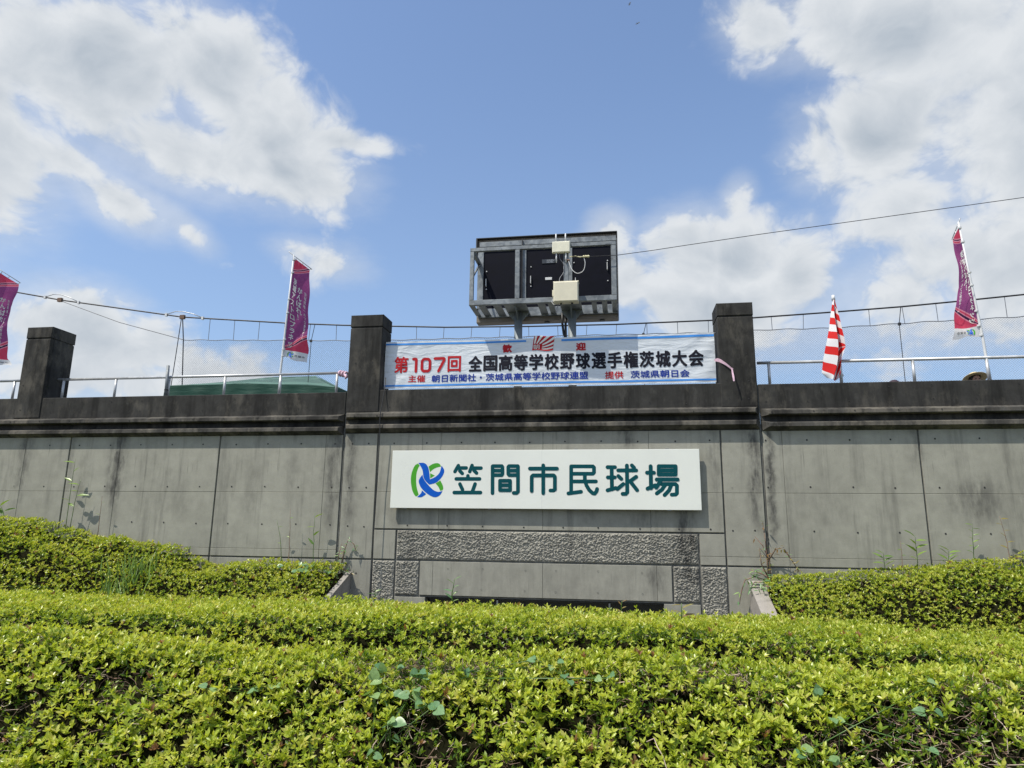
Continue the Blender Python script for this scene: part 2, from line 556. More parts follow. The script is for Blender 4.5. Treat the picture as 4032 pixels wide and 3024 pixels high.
M_VAL = cloth_mat('dark_green_valance', .15, lambda k: k.mix(k.noise(k.pos(), 2, 3), (.012, .05, .036), (.02, .07, .052)), .6,
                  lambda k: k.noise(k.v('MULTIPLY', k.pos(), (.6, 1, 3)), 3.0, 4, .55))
M_NOB = cloth_mat('nobori_print', .5, nobori_cols, .7, lambda k: k.noise(k.v('MULTIPLY', k.pos(), (2, 2, .6)), 4.0, 3))


def rb_cols(k):
    at = k.new('ShaderNodeAttribute', attribute_name='band').outputs['Fac']
    f = k.m('GREATER_THAN', k.m('FRACT', at), .5)
    return k.mix(f, (.80, .79, .81), (.66, .022, .022))


M_RBFLAG = cloth_mat('red_white_flag_cloth', .22, rb_cols, .7)


def leaf_material(name, stops, transl=.42, rough=.32):
    m, k, bs, ou = material(name)
    at = k.new('ShaderNodeAttribute', attribute_name='tint').outputs['Fac']
    cr = k.new('ShaderNodeValToRGB')
    e = cr.color_ramp.elements
    e[0].position, e[0].color = stops[0][0], (*stops[0][1], 1)
    e[1].position, e[1].color = stops[-1][0], (*stops[-1][1], 1)
    for p_, c_ in stops[1:-1]:
        x = e.new(p_)
        x.color = (*c_, 1)
    k.put(cr.inputs[0], at)
    n = k.noise(k.pos(), 130, 2)
    f = k.mr(n, .3, .7, .85, 1.15)
    c = k.mix(1.0, cr.outputs[0], k.comb(f, f, f), 'MULTIPLY')
    k.put(bs.inputs['Base Color'], c)
    bs.inputs['Roughness'].default_value = rough
    bs.inputs['Specular IOR Level'].default_value = .55
    tr = k.new('ShaderNodeBsdfTranslucent')
    k.put(tr.inputs[0], k.mix(1.0, c, (1.30, 1.25, .5), 'MULTIPLY'))
    mx = k.new('ShaderNodeMixShader')
    mx.inputs[0].default_value = transl
    k.t.links.new(bs.outputs[0], mx.inputs[1])
    k.t.links.new(tr.outputs[0], mx.inputs[2])
    k.t.links.new(mx.outputs[0], ou.inputs[0])
    return m


LEAF_STOPS = [(0.0, (.055, .125, .022)), (.25, (.14, .24, .025)), (.5, (.375, .465, .045)), (.85, (.58, .62, .12)), (.93, (.54, .50, .15)), (.97, (.28, .14, .07)), (1.0, (.38, .27, .13))]
M_LEAF = leaf_material('azalea_leaf', LEAF_STOPS)
BANK_STOPS = [(p, tuple(x * .95 for x in c)) for p, c in LEAF_STOPS]
M_LEAFB = leaf_material('bank_leaf', BANK_STOPS)
M_VINE = leaf_material('vine_leaf', [(0, (.10, .22, .10)), (.6, (.20, .34, .15)), (1, (.30, .42, .15))], .3)
M_GRASS = leaf_material('grass_blade', [(0, (.10, .20, .04)), (1, (.24, .36, .08))], .35)
M_AUTUMN = leaf_material('reddish_leaf', [(0, (.20, .10, .04)), (.5, (.24, .19, .05)), (1, (.30, .27, .09))], .3)


# ------------------------------------------------------------------ setting
MB().poly([(-900, -900, 0), (900, -900, 0), (900, 900, 0), (-900, 900, 0)]).build('ground', M_GROUND)['kind'] = 'structure'
tag(MB().box(-24, 20, .55, 9, 2.40, 2.60).build('terrace_floor', M_TERR), kind='structure')


# ------------------------------------------------------------------ concrete walls
PAR_T, LED1_T, CORN_B = 3.965, 3.56, 3.165


def hole(x, z, r=.014, y=-.0035):
    b = MB()
    n = 9
    # a tie-rod hole: shallow dish on the wall face, its inner shade painted dark
    ring = [(x + r * 1.0 * math.cos(2 * math.pi * q / n), y, z + r * 1.0 * math.sin(2 * math.pi * q / n)) for q in range(n)]
    inner = [(x + r * .9 * math.cos(2 * math.pi * q / n), y + .0025, z + r * .9 * math.sin(2 * math.pi * q / n)) for q in range(n)]
    i = len(b.v)
    b.v += ring + inner
    for q in range(n):
        b.f.append((i + q, i + n + q, i + n + (q + 1) % n, i + (q + 1) % n))
    b.f.append(tuple(i + n + q for q in reversed(range(n))))
    return b


def panels(par, xs, zs, g=.014, thin_x=(), thin_z=(), y=0.0, mat=None):
    """flat cast panels between the joints; xs/zs are joint lines, thin ones get a hairline gap"""
    for i in range(len(xs) - 1):
        for j in range(len(zs) - 1):
            gx0 = .0018 if xs[i] in thin_x else g
            gx1 = .0018 if xs[i + 1] in thin_x else g
            gz0 = .0018 if zs[j] in thin_z else g
            gz1 = .0018 if zs[j + 1] in thin_z else g
            MB().bbox(xs[i] + gx0, xs[i + 1] - gx1, y + random.uniform(-.0015, .0015), .05, zs[j] + gz0, zs[j + 1] - gz1, .004).build('wall_panel', mat or M_WALL, par)


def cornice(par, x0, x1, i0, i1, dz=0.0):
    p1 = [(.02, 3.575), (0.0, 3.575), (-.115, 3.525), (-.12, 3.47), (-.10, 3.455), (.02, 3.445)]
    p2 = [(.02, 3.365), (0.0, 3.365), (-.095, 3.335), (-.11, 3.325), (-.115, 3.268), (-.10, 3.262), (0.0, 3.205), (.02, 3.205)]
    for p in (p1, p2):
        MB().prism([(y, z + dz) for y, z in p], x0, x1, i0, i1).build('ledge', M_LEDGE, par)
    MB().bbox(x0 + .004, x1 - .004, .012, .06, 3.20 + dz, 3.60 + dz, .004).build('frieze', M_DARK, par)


def pillar(par, x0, x1, d, zt, zb=3.58):
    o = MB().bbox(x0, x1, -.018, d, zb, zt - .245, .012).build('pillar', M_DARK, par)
    MB().bbox(x0 + .012, x1 - .012, -.002, d - .02, zt - .26, zt - .225, .002).build('pillar_neck', M_DARK, o)
    b = MB()
    # cap with a slightly hipped top
    x0a, x1a, ya, yb = x0 - .004, x1 + .004, -.022, d + .01
    b.bbox(x0a, x1a, ya, yb, zt - .225, zt, .012)
    cx, cy = (x0 + x1) / 2, (ya + yb) / 2
    for a, c in (((x0a, ya), (x1a, ya)), ((x1a, ya), (x1a, yb)), ((x1a, yb), (x0a, yb)), ((x0a, yb), (x0a, ya))):
        b.poly([(a[0], a[1], zt - .011), (c[0], c[1], zt - .011), (cx, cy, zt + .035)])
    b.build('pillar_cap', M_DARK, o)


def add_holes(par, spots, y=-.0035, r=.014):
    for x, z in spots:
        hole(x + random.uniform(-.012, .012), z + random.uniform(-.008, .008), r, y).build('tie_hole', M_HOLE, par)


# left section
wl = thing('concrete_wall', 'long grey concrete wall section left of the name board, above the sloping shrubs', 'wall', (-10.9, .2, 0), 'sections of the concrete stadium wall')
XL0, XL1 = -19.5, -4.828
MB().box(XL0, XL1, .026, .30, -.3, 3.3).build('wall_core', M_JOINT, wl)
xs = [XL0, -16.37, -13.31, -11.2, -10.25, -9.2, -7.19, -5.15, XL1]
panels(wl, xs, [-.3, 1.055, 1.2, 2.175, 3.205], thin_x=(-11.2, -9.2, -5.15), thin_z=(1.2, 2.175))
cornice(wl, XL0, XL1 - .012, 0, .55, -.025)
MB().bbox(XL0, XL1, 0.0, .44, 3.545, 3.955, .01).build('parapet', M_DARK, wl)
pillar(wl, -11.56, -11.0, .57, 5.385, 3.56)
hx = [-4.98 - .633 * i for i in range(20)]
add_holes(wl, [(x, z) for x in hx for z in (3.03, 2.265, 1.62) if z > 1.7 or x > -9.4])
add_holes(wl, [(x - .1, z) for x in hx for z in (3.86, 3.66)], -.0035, .013)
add_holes(wl, [(-11.45, 4.2), (-11.12, 4.2), (-11.45, 3.72), (-11.12, 3.72)], -.0215)
add_holes(wl, [(x - .2, 3.475) for x in hx], -.124, .011)

# right section
wr = thing('concrete_wall', 'grey concrete wall section right of the name board, straw hat and flags above it', 'wall', (7.0, .2, 0), 'sections of the concrete stadium wall')
XR0, XR1 = 2.262, 13.8
MB().box(XR0, XR1, .026, .30, -.3, 3.3).build('wall_core', M_JOINT, wr)
panels(wr, [XR0, 2.57, 4.6, 7.66, 10.72, XR1], [-.3, 1.055, 1.2, 2.19, 3.205], thin_x=(2.57,), thin_z=(1.2, 2.19))
cornice(wr, XR0 + .005, XR1, .95, 0, -.025)
MB().bbox(XR0, XR1, 0.0, .44, 3.545, 3.955, .01).build('parapet', M_DARK, wr)
hx = [2.31, 2.95, 3.58, 4.2, 4.83, 5.46] + [6.09 + .63 * i for i in range(11)]
add_holes(wr, [(x, z) for x in hx for z in (3.03, 2.28, 1.60)])
add_holes(wr, [(x + .05, z) for x in hx for z in (3.88, 3.66)], -.0035, .013)
add_holes(wr, [(x + .1, 3.475) for x in hx], -.124, .011)

# centre section
wc = thing('concrete_wall', 'centre concrete wall section between the two pillars, carrying the white name board', 'wall', (-1.28, .2, 0), 'sections of the concrete stadium wall')
C0, C1 = -4.812, 2.246
MB().box(C0, C1, .026, .26, .47, 3.3).build('wall_core', M_JOINT, wc)
for x in (-4.820, 2.254):
    MB().box(x - .0075, x + .0075, .02, .24, -.3, 3.945).build('joint_seal', M_JOINT, wc)
MB().box(C0, -3.235, .026, .26, -.3, .47).build('wall_core', M_JOINT, wc)
MB().box(.635, C1, .026, .26, -.3, .47).build('wall_core', M_JOINT, wc)
panels(wc, [C0, -4.19], [-.3, 1.055, 2.19, 3.215], thin_z=(2.19,))
panels(wc, [1.62, C1], [-.3, 1.055, 1.2, 2.19, 3.215], thin_z=(2.19, 1.2))
panels(wc, [-4.19, -3.05, -1.28, .47, 1.62], [1.557, 2.19, 3.215], thin_x=(-3.05, -1.28, .47), thin_z=(2.19,))
panels(wc, [-4.19, -3.78], [1.055, 1.557])
panels(wc, [1.21, 1.62], [1.055, 1.2, 1.557], thin_z=(1.2,))
panels(wc, [-3.355, -3.12, -1.28, .54, .785], [.485, 1.055], thin_x=(-3.12, -1.28, .54))
panels(wc, [-3.78, -3.225], [-.3, .475])
panels(wc, [.625, 1.21], [-.3, .475])


def vnoise(x, y, seed):
    """smooth value noise on a lattice"""
    xi, yi = np.floor(x).astype(np.int64), np.floor(y).astype(np.int64)
    fx, fy = x - xi, y - yi
    fx, fy = fx * fx * (3 - 2 * fx), fy * fy * (3 - 2 * fy)
    def h(a, b):
        n = (a * 374761393 + b * 668265263 + seed * 1442695041) & 0x7fffffff
        n = ((n ^ (n >> 13)) * 1274126177) & 0x7fffffff
        return ((n ^ (n >> 16)) & 0xffff) / 65535.0
    return (h(xi, yi) * (1 - fx) + h(xi + 1, yi) * fx) * (1 - fy) + (h(xi, yi + 1) * (1 - fx) + h(xi + 1, yi + 1) * fx) * fy


def fbm(x, y, seed, o=4):
    s, a, t = 0, 1.0, 0
    for i in range(o):
        s = s + a * vnoise(x * 2 ** i, y * 2 ** i, seed + i)
        t += a
        a *= .55
    return s / t


def rough_panel(par, x0, x1, z0, z1, seed):
    g = .016
    x0, x1, z0, z1 = x0 + g, x1 - g, z0 + g, z1 - g
    st = .008
    nx, nz = max(2, int((x1 - x0) / st)), max(2, int((z1 - z0) / st))
    X, Z = np.meshgrid(np.linspace(x0, x1, nx + 1), np.linspace(z0, z1, nz + 1))
    jx, jz = rng.uniform(-.4, .4, X.shape) * st, rng.uniform(-.4, .4, X.shape) * st
    jx[:, 0] = jx[:, -1] = 0
    jz[0] = jz[-1] = 0
    n = fbm(X * 50 + Z * 20, Z * 84 - X * 18, seed, 3)
    edge = np.minimum(np.minimum(X - x0, x1 - X), np.minimum(Z - z0, z1 - Z))
    d = (n - .32) * .058 + rng.uniform(-.007, .007, X.shape)
    Yv = .012 - np.clip(edge / .02, 0, 1) * np.clip(d, -.004, .05)
    V = np.stack([X + jx, Yv, Z + jz], -1).reshape(-1, 3)
    o = ORIG[par.name]
    V = V - np.array(o)
    idx = np.arange((nx + 1) * (nz + 1)).reshape(nz + 1, nx + 1)
    Q = np.stack([idx[:-1, :-1], idx[:-1, 1:], idx[1:, 1:], idx[1:, :-1]], -1).reshape(-1, 4)
    link('rough_panel', np_mesh('rough_panel', V, Q), M_ROUGH, par)
    MB().box(x0, x1, .014, .05, z0, z1).build('panel_backing', M_ROUGH, par)


rough_panel(wc, -3.78, 1.21, 1.055, 1.557, 1)
rough_panel(wc, -4.19, -3.78, -.3, 1.055, 2)
rough_panel(wc, -3.78, -3.355, .485, 1.055, 3)
rough_panel(wc, .785, 1.21, .485, 1.055, 4)
rough_panel(wc, 1.21, 1.62, -.3, 1.055, 5)
cornice(wc, C0 + .006, C1 - .006, .5, .6, .012)
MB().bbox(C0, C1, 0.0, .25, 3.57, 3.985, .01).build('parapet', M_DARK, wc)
pillar(wc, -4.815, -4.205, .46, 5.385)
pillar(wc, 1.662, 2.240, .53, 5.36)
add_holes(wc, [(x, z) for x in (-4.66, -4.36, 1.75, 2.08) for z in (3.03, 2.26, 1.60)] + [(-4.45, .82), (2.0, .8)])
add_holes(wc, [(x, z) for x in (-2.87, -2.28, -1.56, -1.06, -.38, .3) for z in (.93, .6)])
add_holes(wc, [(x, 3.03) for x in (-3.9, -3.3, -2.7, -2.1, -1.5, -.9, -.3, .3, .9, 1.45)] + [(x, 1.62) for x in (-3.6, -2.9, -2.3, -1.6, -.95, -.38, .3, .9, 1.4)])
add_holes(wc, [(x, z) for x in (-4.0, -3.4, -2.75, -2.1, -1.45, -.8, -.15, .5, 1.1) for z in (3.66,)], -.0035, .013)
add_holes(wc, [(x, z) for x in (-4.67, -4.36, 1.78, 2.1) for z in (4.48, 4.02, 3.72)], -.0215)
add_holes(wc, [(x, 3.495) for x in (-4.6, -4.2, -3.6, -3.0, -2.4, -1.8, -1.2, -.6, 0, .6, 1.2, 1.8)], -.124, .011)
# the low window band under the wall
for (a, b_) in ((-3.235, -2.05), (-2.03, -.225), (-.205, .635)):
    w_ = MB().box(a, b_, .16, .17, -.3, .47).build('window', M_GLASS, wc)
for x in (-2.04, -.215):
    MB().bbox(x - .014, x + .014, .10, .16, -.3, .468, .003).build('mullion', M_MULL, wc)
MB().bbox(-3.235, .635, .10, .175, .435, .469, .003).build('window_head', M_HOOD, wc)

# wing walls beside the sunken front court
for nm, x0, x1, lab in (('l', -4.612, -4.545, 'sloping dark concrete wing wall at the foot of the left shrubs'), ('r', 1.935, 2.125, 'sloping concrete wing wall with a pale sunlit top, below the right shrubs')):
    w_ = thing('wing_wall', lab, 'wall', ((x0 + x1) / 2, -.9, 0), 'wing walls flanking the court')
    pr = [(-.002, 0.0), (-1.98, 0.0), (-1.98, .03), (-.002, .82)]
    MB().prism(pr, x0, x1).build('wall_body', M_WING, w_)
    MB().prism([(-.004, .822), (-1.98, .032), (-1.98, .05), (-.004, .846)], x0 - .012, x1 + .012).build('coping', M_WING, w_)


# ------------------------------------------------------------------ lettering
def text_mesh(body, offset=0.0, res=3):
    c = bpy.data.curves.new('tmp', 'FONT')
    c.body = body
    c.size = 1.0
    c.offset = offset
    c.resolution_u = res
    o = bpy.data.objects.new('tmp', c)
    COL.objects.link(o)
    dg = bpy.context.evaluated_depsgraph_get()
    me = bpy.data.meshes.new_from_object(o.evaluated_get(dg))
    v = [tuple(q.co[:2]) for q in me.vertices]
    f = [tuple(p.vertices) for p in me.polygons]
    bpy.data.objects.remove(o)
    bpy.data.curves.remove(c)
    bpy.data.meshes.remove(me)
    return v, f


def fit(body, x0, x1, z0, z1, offset=0.0):
    v, f = text_mesh(body, 0.0)
    ax, bx = min(p[0] for p in v), max(p[0] for p in v)
    ay, by = min(p[1] for p in v), max(p[1] for p in v)
    return [(x0 + (p[0] - ax) / (bx - ax) * (x1 - x0), z0 + (p[1] - ay) / (by - ay) * (z1 - z0)) for p in v], f


def strokes(polys, w, nseg=9):
    """rounded strokes of constant width as 2D outlines; returns list of (verts, faces) one per piece"""
    out = []
    r = w / 2
    for pl in polys:
        for a, b in zip(pl[:-1], pl[1:]):
            t = math.atan2(b[1] - a[1], b[0] - a[0])
            vs = [(a[0] + r * math.cos(t + math.pi / 2 + math.pi * k / nseg), a[1] + r * math.sin(t + math.pi / 2 + math.pi * k / nseg)) for k in range(nseg + 1)]
            vs += [(b[0] + r * math.cos(t - math.pi / 2 + math.pi * k / nseg), b[1] + r * math.sin(t - math.pi / 2 + math.pi * k / nseg)) for k in range(nseg + 1)]
            out.append(vs)
    return out


# ---- the white name board
nb = thing('name_board', 'long white name board with six teal characters and a green and blue emblem', 'sign', (-1.31, -.1, 1.91))
SY = -.112
MB().bbox(-3.875, 1.264, SY, -.075, 1.912, 2.885, .004).build('board_panel', M_SIGN, nb)
for x in (-3.62, -2.15, -.72, .76):
    MB().box(x - .03, x + .03, -.1, -.085, 2.884, 2.897).build('clip', M_GALV, nb)
    MB().box(x - .03, x + .03, -.1, -.085, 1.900, 1.913).build('clip', M_GALV, nb)
for x in (-3.6, -2.2, -.7, .9):
    MB().box(x - .02, x + .02, -.076, -.002, 1.95, 2.85).build('bracket', M_GALV, nb)
MB().box(-1.287, -1.284, SY - .0006, SY + .001, 1.914, 2.884).build('seam', plain('seam_grey', (.62, .64, .62), .5), nb)
# stroke coordinates in metres on the board: (x, z)
CHARS = [[[(-2.706, 2.625), (-2.762, 2.525)], [(-2.711, 2.585), (-2.569, 2.585)], [(-2.679, 2.537), (-2.634, 2.493)], [(-2.469, 2.627), (-2.506, 2.525)], [(-2.465, 2.582), (-2.314, 2.582)], [(-2.433, 2.543), (-2.389, 2.5)], [(-2.536, 2.453), (-2.535, 2.406)], [(-2.736, 2.402), (-2.335, 2.402)], [(-2.67, 2.316), (-2.623, 2.222)], [(-2.41, 2.317), (-2.453, 2.193)], [(-2.764, 2.174), (-2.314, 2.176)]], [[(-2.117, 2.612), (-2.11, 2.167)], [(-2.111, 2.616), (-1.96, 2.616), (-1.948, 2.599), (-1.946, 2.485), (-1.96, 2.465), (-2.109, 2.465)], [(-2.098, 2.54), (-1.953, 2.54)], [(-1.689, 2.615), (-1.837, 2.616), (-1.85, 2.599), (-1.848, 2.485), (-1.831, 2.465), (-1.687, 2.465)], [(-1.844, 2.54), (-1.688, 2.54)], [(-1.686, 2.611), (-1.682, 2.194), (-1.704, 2.172), (-1.753, 2.172)], [(-1.986, 2.372), (-1.816, 2.372), (-1.814, 2.217), (-1.984, 2.217), (-1.986, 2.372)], [(-1.973, 2.297), (-1.817, 2.297)]], [[(-1.262, 2.626), (-1.261, 2.171)], [(-1.485, 2.574), (-1.034, 2.573)], [(-1.453, 2.206), (-1.454, 2.438), (-1.431, 2.462), (-1.09, 2.462), (-1.069, 2.441), (-1.069, 2.235), (-1.09, 2.213), (-1.143, 2.213)]], [[(-0.799, 2.607), (-0.802, 2.172)], [(-0.799, 2.609), (-0.443, 2.608), (-0.425, 2.59), (-0.426, 2.508), (-0.445, 2.488), (-0.791, 2.488)], [(-0.791, 2.362), (-0.397, 2.363)], [(-0.577, 2.477), (-0.576, 2.379), (-0.551, 2.298), (-0.506, 2.223), (-0.451, 2.172), (-0.419, 2.166), (-0.391, 2.2), (-0.379, 2.241)], [(-0.847, 2.168), (-0.641, 2.196)]], [[(-0.205, 2.595), (-0.085, 2.595)], [(-0.139, 2.595), (-0.14, 2.236)], [(-0.203, 2.429), (-0.091, 2.429)], [(-0.211, 2.221), (-0.077, 2.258)], [(-0.033, 2.543), (0.255, 2.543)], [(0.108, 2.621), (0.104, 2.191), (0.081, 2.165), (0.03, 2.164)], [(0.188, 2.623), (0.222, 2.586)], [(-0.033, 2.451), (0.014, 2.405)], [(-0.054, 2.242), (0.044, 2.322)], [(0.252, 2.439), (0.154, 2.368)], [(0.154, 2.368), (0.261, 2.226)]], [[(0.487, 2.609), (0.483, 2.257)], [(0.427, 2.505), (0.537, 2.505)], [(0.428, 2.249), (0.553, 2.303)], [(0.616, 2.609), (0.881, 2.608), (0.876, 2.475), (0.612, 2.475), (0.616, 2.609)], [(0.628, 2.54), (0.875, 2.54)], [(0.577, 2.396), (0.906, 2.396)], [(0.643, 2.38), (0.566, 2.266)], [(0.655, 2.321), (0.87, 2.321), (0.892, 2.299), (0.888, 2.177), (0.867, 2.157), (0.806, 2.154)], [(0.711, 2.312), (0.654, 2.233), (0.572, 2.173)], [(0.806, 2.312), (0.766, 2.222), (0.694, 2.148)]]]
SW = .0615
zc = [0]
for ch in CHARS:
    b = MB()
    for vs in strokes(ch, SW):
        zc[0] += 1
        yy = SY - .0015 - .00012 * (zc[0] % 40)
        b.poly([(x, yy, z) for x, z in vs])
    b.build('character', M_TEAL, nb)
LOGO = [('green', [(-3.411, 2.662, 1), (-3.472, 2.622), (-3.52, 2.495), (-3.527, 2.363), (-3.499, 2.219), (-3.452, 2.129), (-3.416, 2.107), (-3.38, 2.142, 1), (-3.416, 2.243), (-3.434, 2.363), (-3.432, 2.495), (-3.406, 2.586), (-3.381, 2.626, 1)]), ('green', [(-3.227, 2.61, 1), (-3.148, 2.656), (-3.073, 2.668), (-3.025, 2.646), (-3.009, 2.61, 1), (-3.083, 2.592), (-3.144, 2.562), (-3.195, 2.515, 1)]), ('green', [(-3.194, 2.498, 1), (-3.111, 2.459, 1), (-3.188, 2.409, 1)]), ('green', [(-3.013, 2.375, 1), (-2.971, 2.304), (-2.957, 2.244), (-2.968, 2.213, 1), (-3.007, 2.201, 1), (-3.041, 2.268), (-3.092, 2.325, 1)]), ('blue', [(-3.405, 2.672, 1), (-3.317, 2.673), (-3.26, 2.64), (-3.219, 2.556), (-3.194, 2.393, 1), (-3.102, 2.435), (-3.03, 2.507), (-2.999, 2.625, 1), (-2.951, 2.555), (-2.961, 2.483), (-3.014, 2.399), (-3.099, 2.333), (-3.203, 2.306, 1), (-3.268, 2.366), (-3.308, 2.435), (-3.332, 2.556)]), ('blue', [(-3.328, 2.471, 1), (-3.373, 2.411), (-3.388, 2.351), (-3.344, 2.255), (-3.241, 2.16), (-3.14, 2.104), (-3.066, 2.099), (-3.005, 2.137), (-2.968, 2.2, 1), (-3.044, 2.185), (-3.132, 2.22), (-3.235, 2.315), (-3.3, 2.399)]), ('blue', [(-3.407, 2.097, 1), (-3.326, 2.098), (-3.251, 2.148, 1), (-3.328, 2.21, 1), (-3.341, 2.16)])]
emb = MB().poly([(-3.49, SY - .0004, 2.46), (-3.48, SY - .0004, 2.46), (-3.48, SY - .0004, 2.47), (-3.49, SY - .0004, 2.47)]).build('emblem', M_SIGN, nb)


def smooth_poly(pts, n=5):
    """closed Catmull-Rom outline; a point given with a third value is a sharp corner"""
    P = [Vector(p[:2]) for p in pts]
    sh = [len(p) > 2 for p in pts]
    outp = []
    N = len(P)
    for i in range(N):
        a, b = P[i], P[(i + 1) % N]
        m0 = Vector((0, 0)) if sh[i] else (b - P[i - 1]) * .5
        m1 = Vector((0, 0)) if sh[(i + 1) % N] else (P[(i + 2) % N] - a) * .5
        for q in range(n):
            t = q / n
            outp.append((2 * t ** 3 - 3 * t ** 2 + 1) * a + (t ** 3 - 2 * t ** 2 + t) * m0 + (-2 * t ** 3 + 3 * t ** 2) * b + (t ** 3 - t ** 2) * m1)
    return outp


def fill_poly(pts):
    """fill a simple outline through a 2D curve so concave shapes triangulate cleanly"""
    from mathutils.geometry import tessellate_polygon
    return [tuple(t) for t in tessellate_polygon([[Vector((p[0], p[1], 0)) for p in pts]])]


def logo(parent, fx, y0, step, mats):
    for li, (colr, pts) in enumerate(LOGO):
        o2 = smooth_poly(pts)
        b = MB()
        b.v = [fx(p.x, p.y, y0 - step * (li + 1)) for p in o2]
        b.f = fill_poly(o2)
        b.build(colr + '_band', mats[colr], parent)


logo(emb, lambda x, z, y: (x, y, z), SY - .0008, .0003, {'green': M_LGREEN, 'blue': M_LBLUE, 'white': M_SIGN})


# ---- the welcome banner, gently creased vinyl
def ban_y(x, z):
    return .20 + .010 * math.sin(x * 1.7 + 1.2 * math.sin(z * 2)) + .006 * math.sin(x * 4.1 + z * 5) - .012 * math.exp(-((x + 4.2) / .5) ** 2) * math.sin((z - x) * 22) * .35 \
        + .012 * math.exp(-((x - 1.62) / .6) ** 2) * math.sin((z - x * .8) * 16) * .5


def ban_pt(x, z, off=0.0):
    sag = .012 * math.sin(math.pi * (x + 4.2) / 5.83)
    zz = z - sag * (z - 4.05) / .87
    return (x, ban_y(x, z) - off, zz)


bn = thing('welcome_banner', 'long white welcome banner with red, black and blue writing between the pillars', 'banner', (-1.29, .2, 4.0))
BX0, BX1, BZ0, BZ1 = -4.205, 1.628, 4.043, 4.918
MB().grid(lambda u, v: ban_pt(BX0 + (BX1 - BX0) * u, BZ0 + (BZ1 - BZ0) * v), 150, 22).build('cloth', M_TARP, bn, True)


def on_banner(name, body, x0, x1, z0, z1, mat, off, lift=.006):
    r_ = off * .27
    v, f = fit(body, x0 + r_, x1 - r_, z0 + r_, z1 - r_)
    b = MB()
    # heavy lettering: the strokes thickened by copies laid a hair apart
    for q in range(9):
        a_ = q * math.pi / 4
        ox, oz = (0, 0) if q == 8 else (r_ * math.cos(a_), r_ * math.sin(a_))
        i0 = len(b.v)
        b.v += [ban_pt(x + ox, z + oz, lift + .00015 * q) for x, z in v]
        b.f += [tuple(i0 + k_ for k_ in p) for p in f]
    return b.build(name, mat, bn)


def line_on_banner(body, x0, x1, z0, z1, mat, r_):
    pitch = (x1 - x0) / len(body)
    for i, ch in enumerate(body):
        v, f = text_mesh(ch)
        b = MB()
        for q in range(5):
            ox, oz = ((0, 0), (r_, 0), (-r_, 0), (0, r_), (0, -r_))[q]
            i0 = len(b.v)
            b.v += [ban_pt(x0 + pitch * (i + gx) + ox, z0 + (gy + .08) / .93 * (z1 - z0) + oz, .006 + .00015 * q) for gx, gy in v]
            b.f += [tuple(i0 + k_ for k_ in p) for p in f]
        b.build('character', mat, bn)


def strip(name, x0, x1, z0, z1, mat, lift=.005):
    return MB().grid(lambda u, v: ban_pt(x0 + (x1 - x0) * u, z0 + (z1 - z0) * v, lift), 60, 1).build(name, mat, bn)


KX = .994
def kx(x): return x * KX
def kz(z): return 1.6 + (z - 1.6) * KX
strip('blue_stripe', BX0 + .004, kx(-1.615), kz(4.872), kz(4.906), M_BLUE)
strip('blue_stripe', kx(-.985), BX1 - .004, kz(4.866), kz(4.905), M_BLUE)
strip('blue_stripe', BX0 + .004, BX1 - .004, kz(4.095), kz(4.125), M_BLUE)
on_banner('lettering', '第', kx(-4.05), kx(-3.785), kz(4.345), kz(4.655), M_RED, .032)
on_banner('lettering', '回', kx(-3.05), kx(-2.80), kz(4.347), kz(4.645), M_RED, .032)
b = MB()
for k_, vs in enumerate(strokes([[(-3.70, 4.605), (-3.64, 4.605), (-3.64, 4.365)],
                                 [(-3.53, 4.56), (-3.53, 4.41), (-3.50, 4.375), (-3.41, 4.375), (-3.38, 4.41), (-3.38, 4.56), (-3.41, 4.60), (-3.50, 4.60), (-3.53, 4.56)],
                                 [(-3.295, 4.605), (-3.115, 4.605), (-3.115, 4.57), (-3.22, 4.365)]], .052, 2)):
    b.poly([ban_pt(kx(x), kz(z), .006 + .0002 * k_) for x, z in vs])
b.build('lettering', M_RED, bn)
TB = .040
T1 = '全国高等学校野球選手権茨城大会'
for i, ch in enumerate(T1):
    c0 = -2.67 + .2755 * i
    on_banner('title_character', ch, kx(c0 + .006), kx(c0 + .262), kz(4.342), kz(4.640), M_INK, TB)
line_on_banner('主催', kx(-3.783), kx(-3.455), kz(4.172), kz(4.300), M_RED, .0036)
line_on_banner('朝日新聞社・茨城県高等学校野球連盟', kx(-3.345), kx(-.512), kz(4.166), kz(4.298), M_NAVY, .0036)
line_on_banner('提供', kx(-.231), kx(.090), kz(4.162), kz(4.290), M_RED, .0036)
line_on_banner('茨城県朝日会', kx(.204), kx(1.206), kz(4.164), kz(4.290), M_NAVY, .0036)
on_banner('lettering', '歓', kx(-2.046), kx(-1.871), kz(4.682), kz(4.838), M_RED, .030)
on_banner('lettering', '迎', kx(-.730), kx(-.553), kz(4.682), kz(4.831), M_RED, .030)
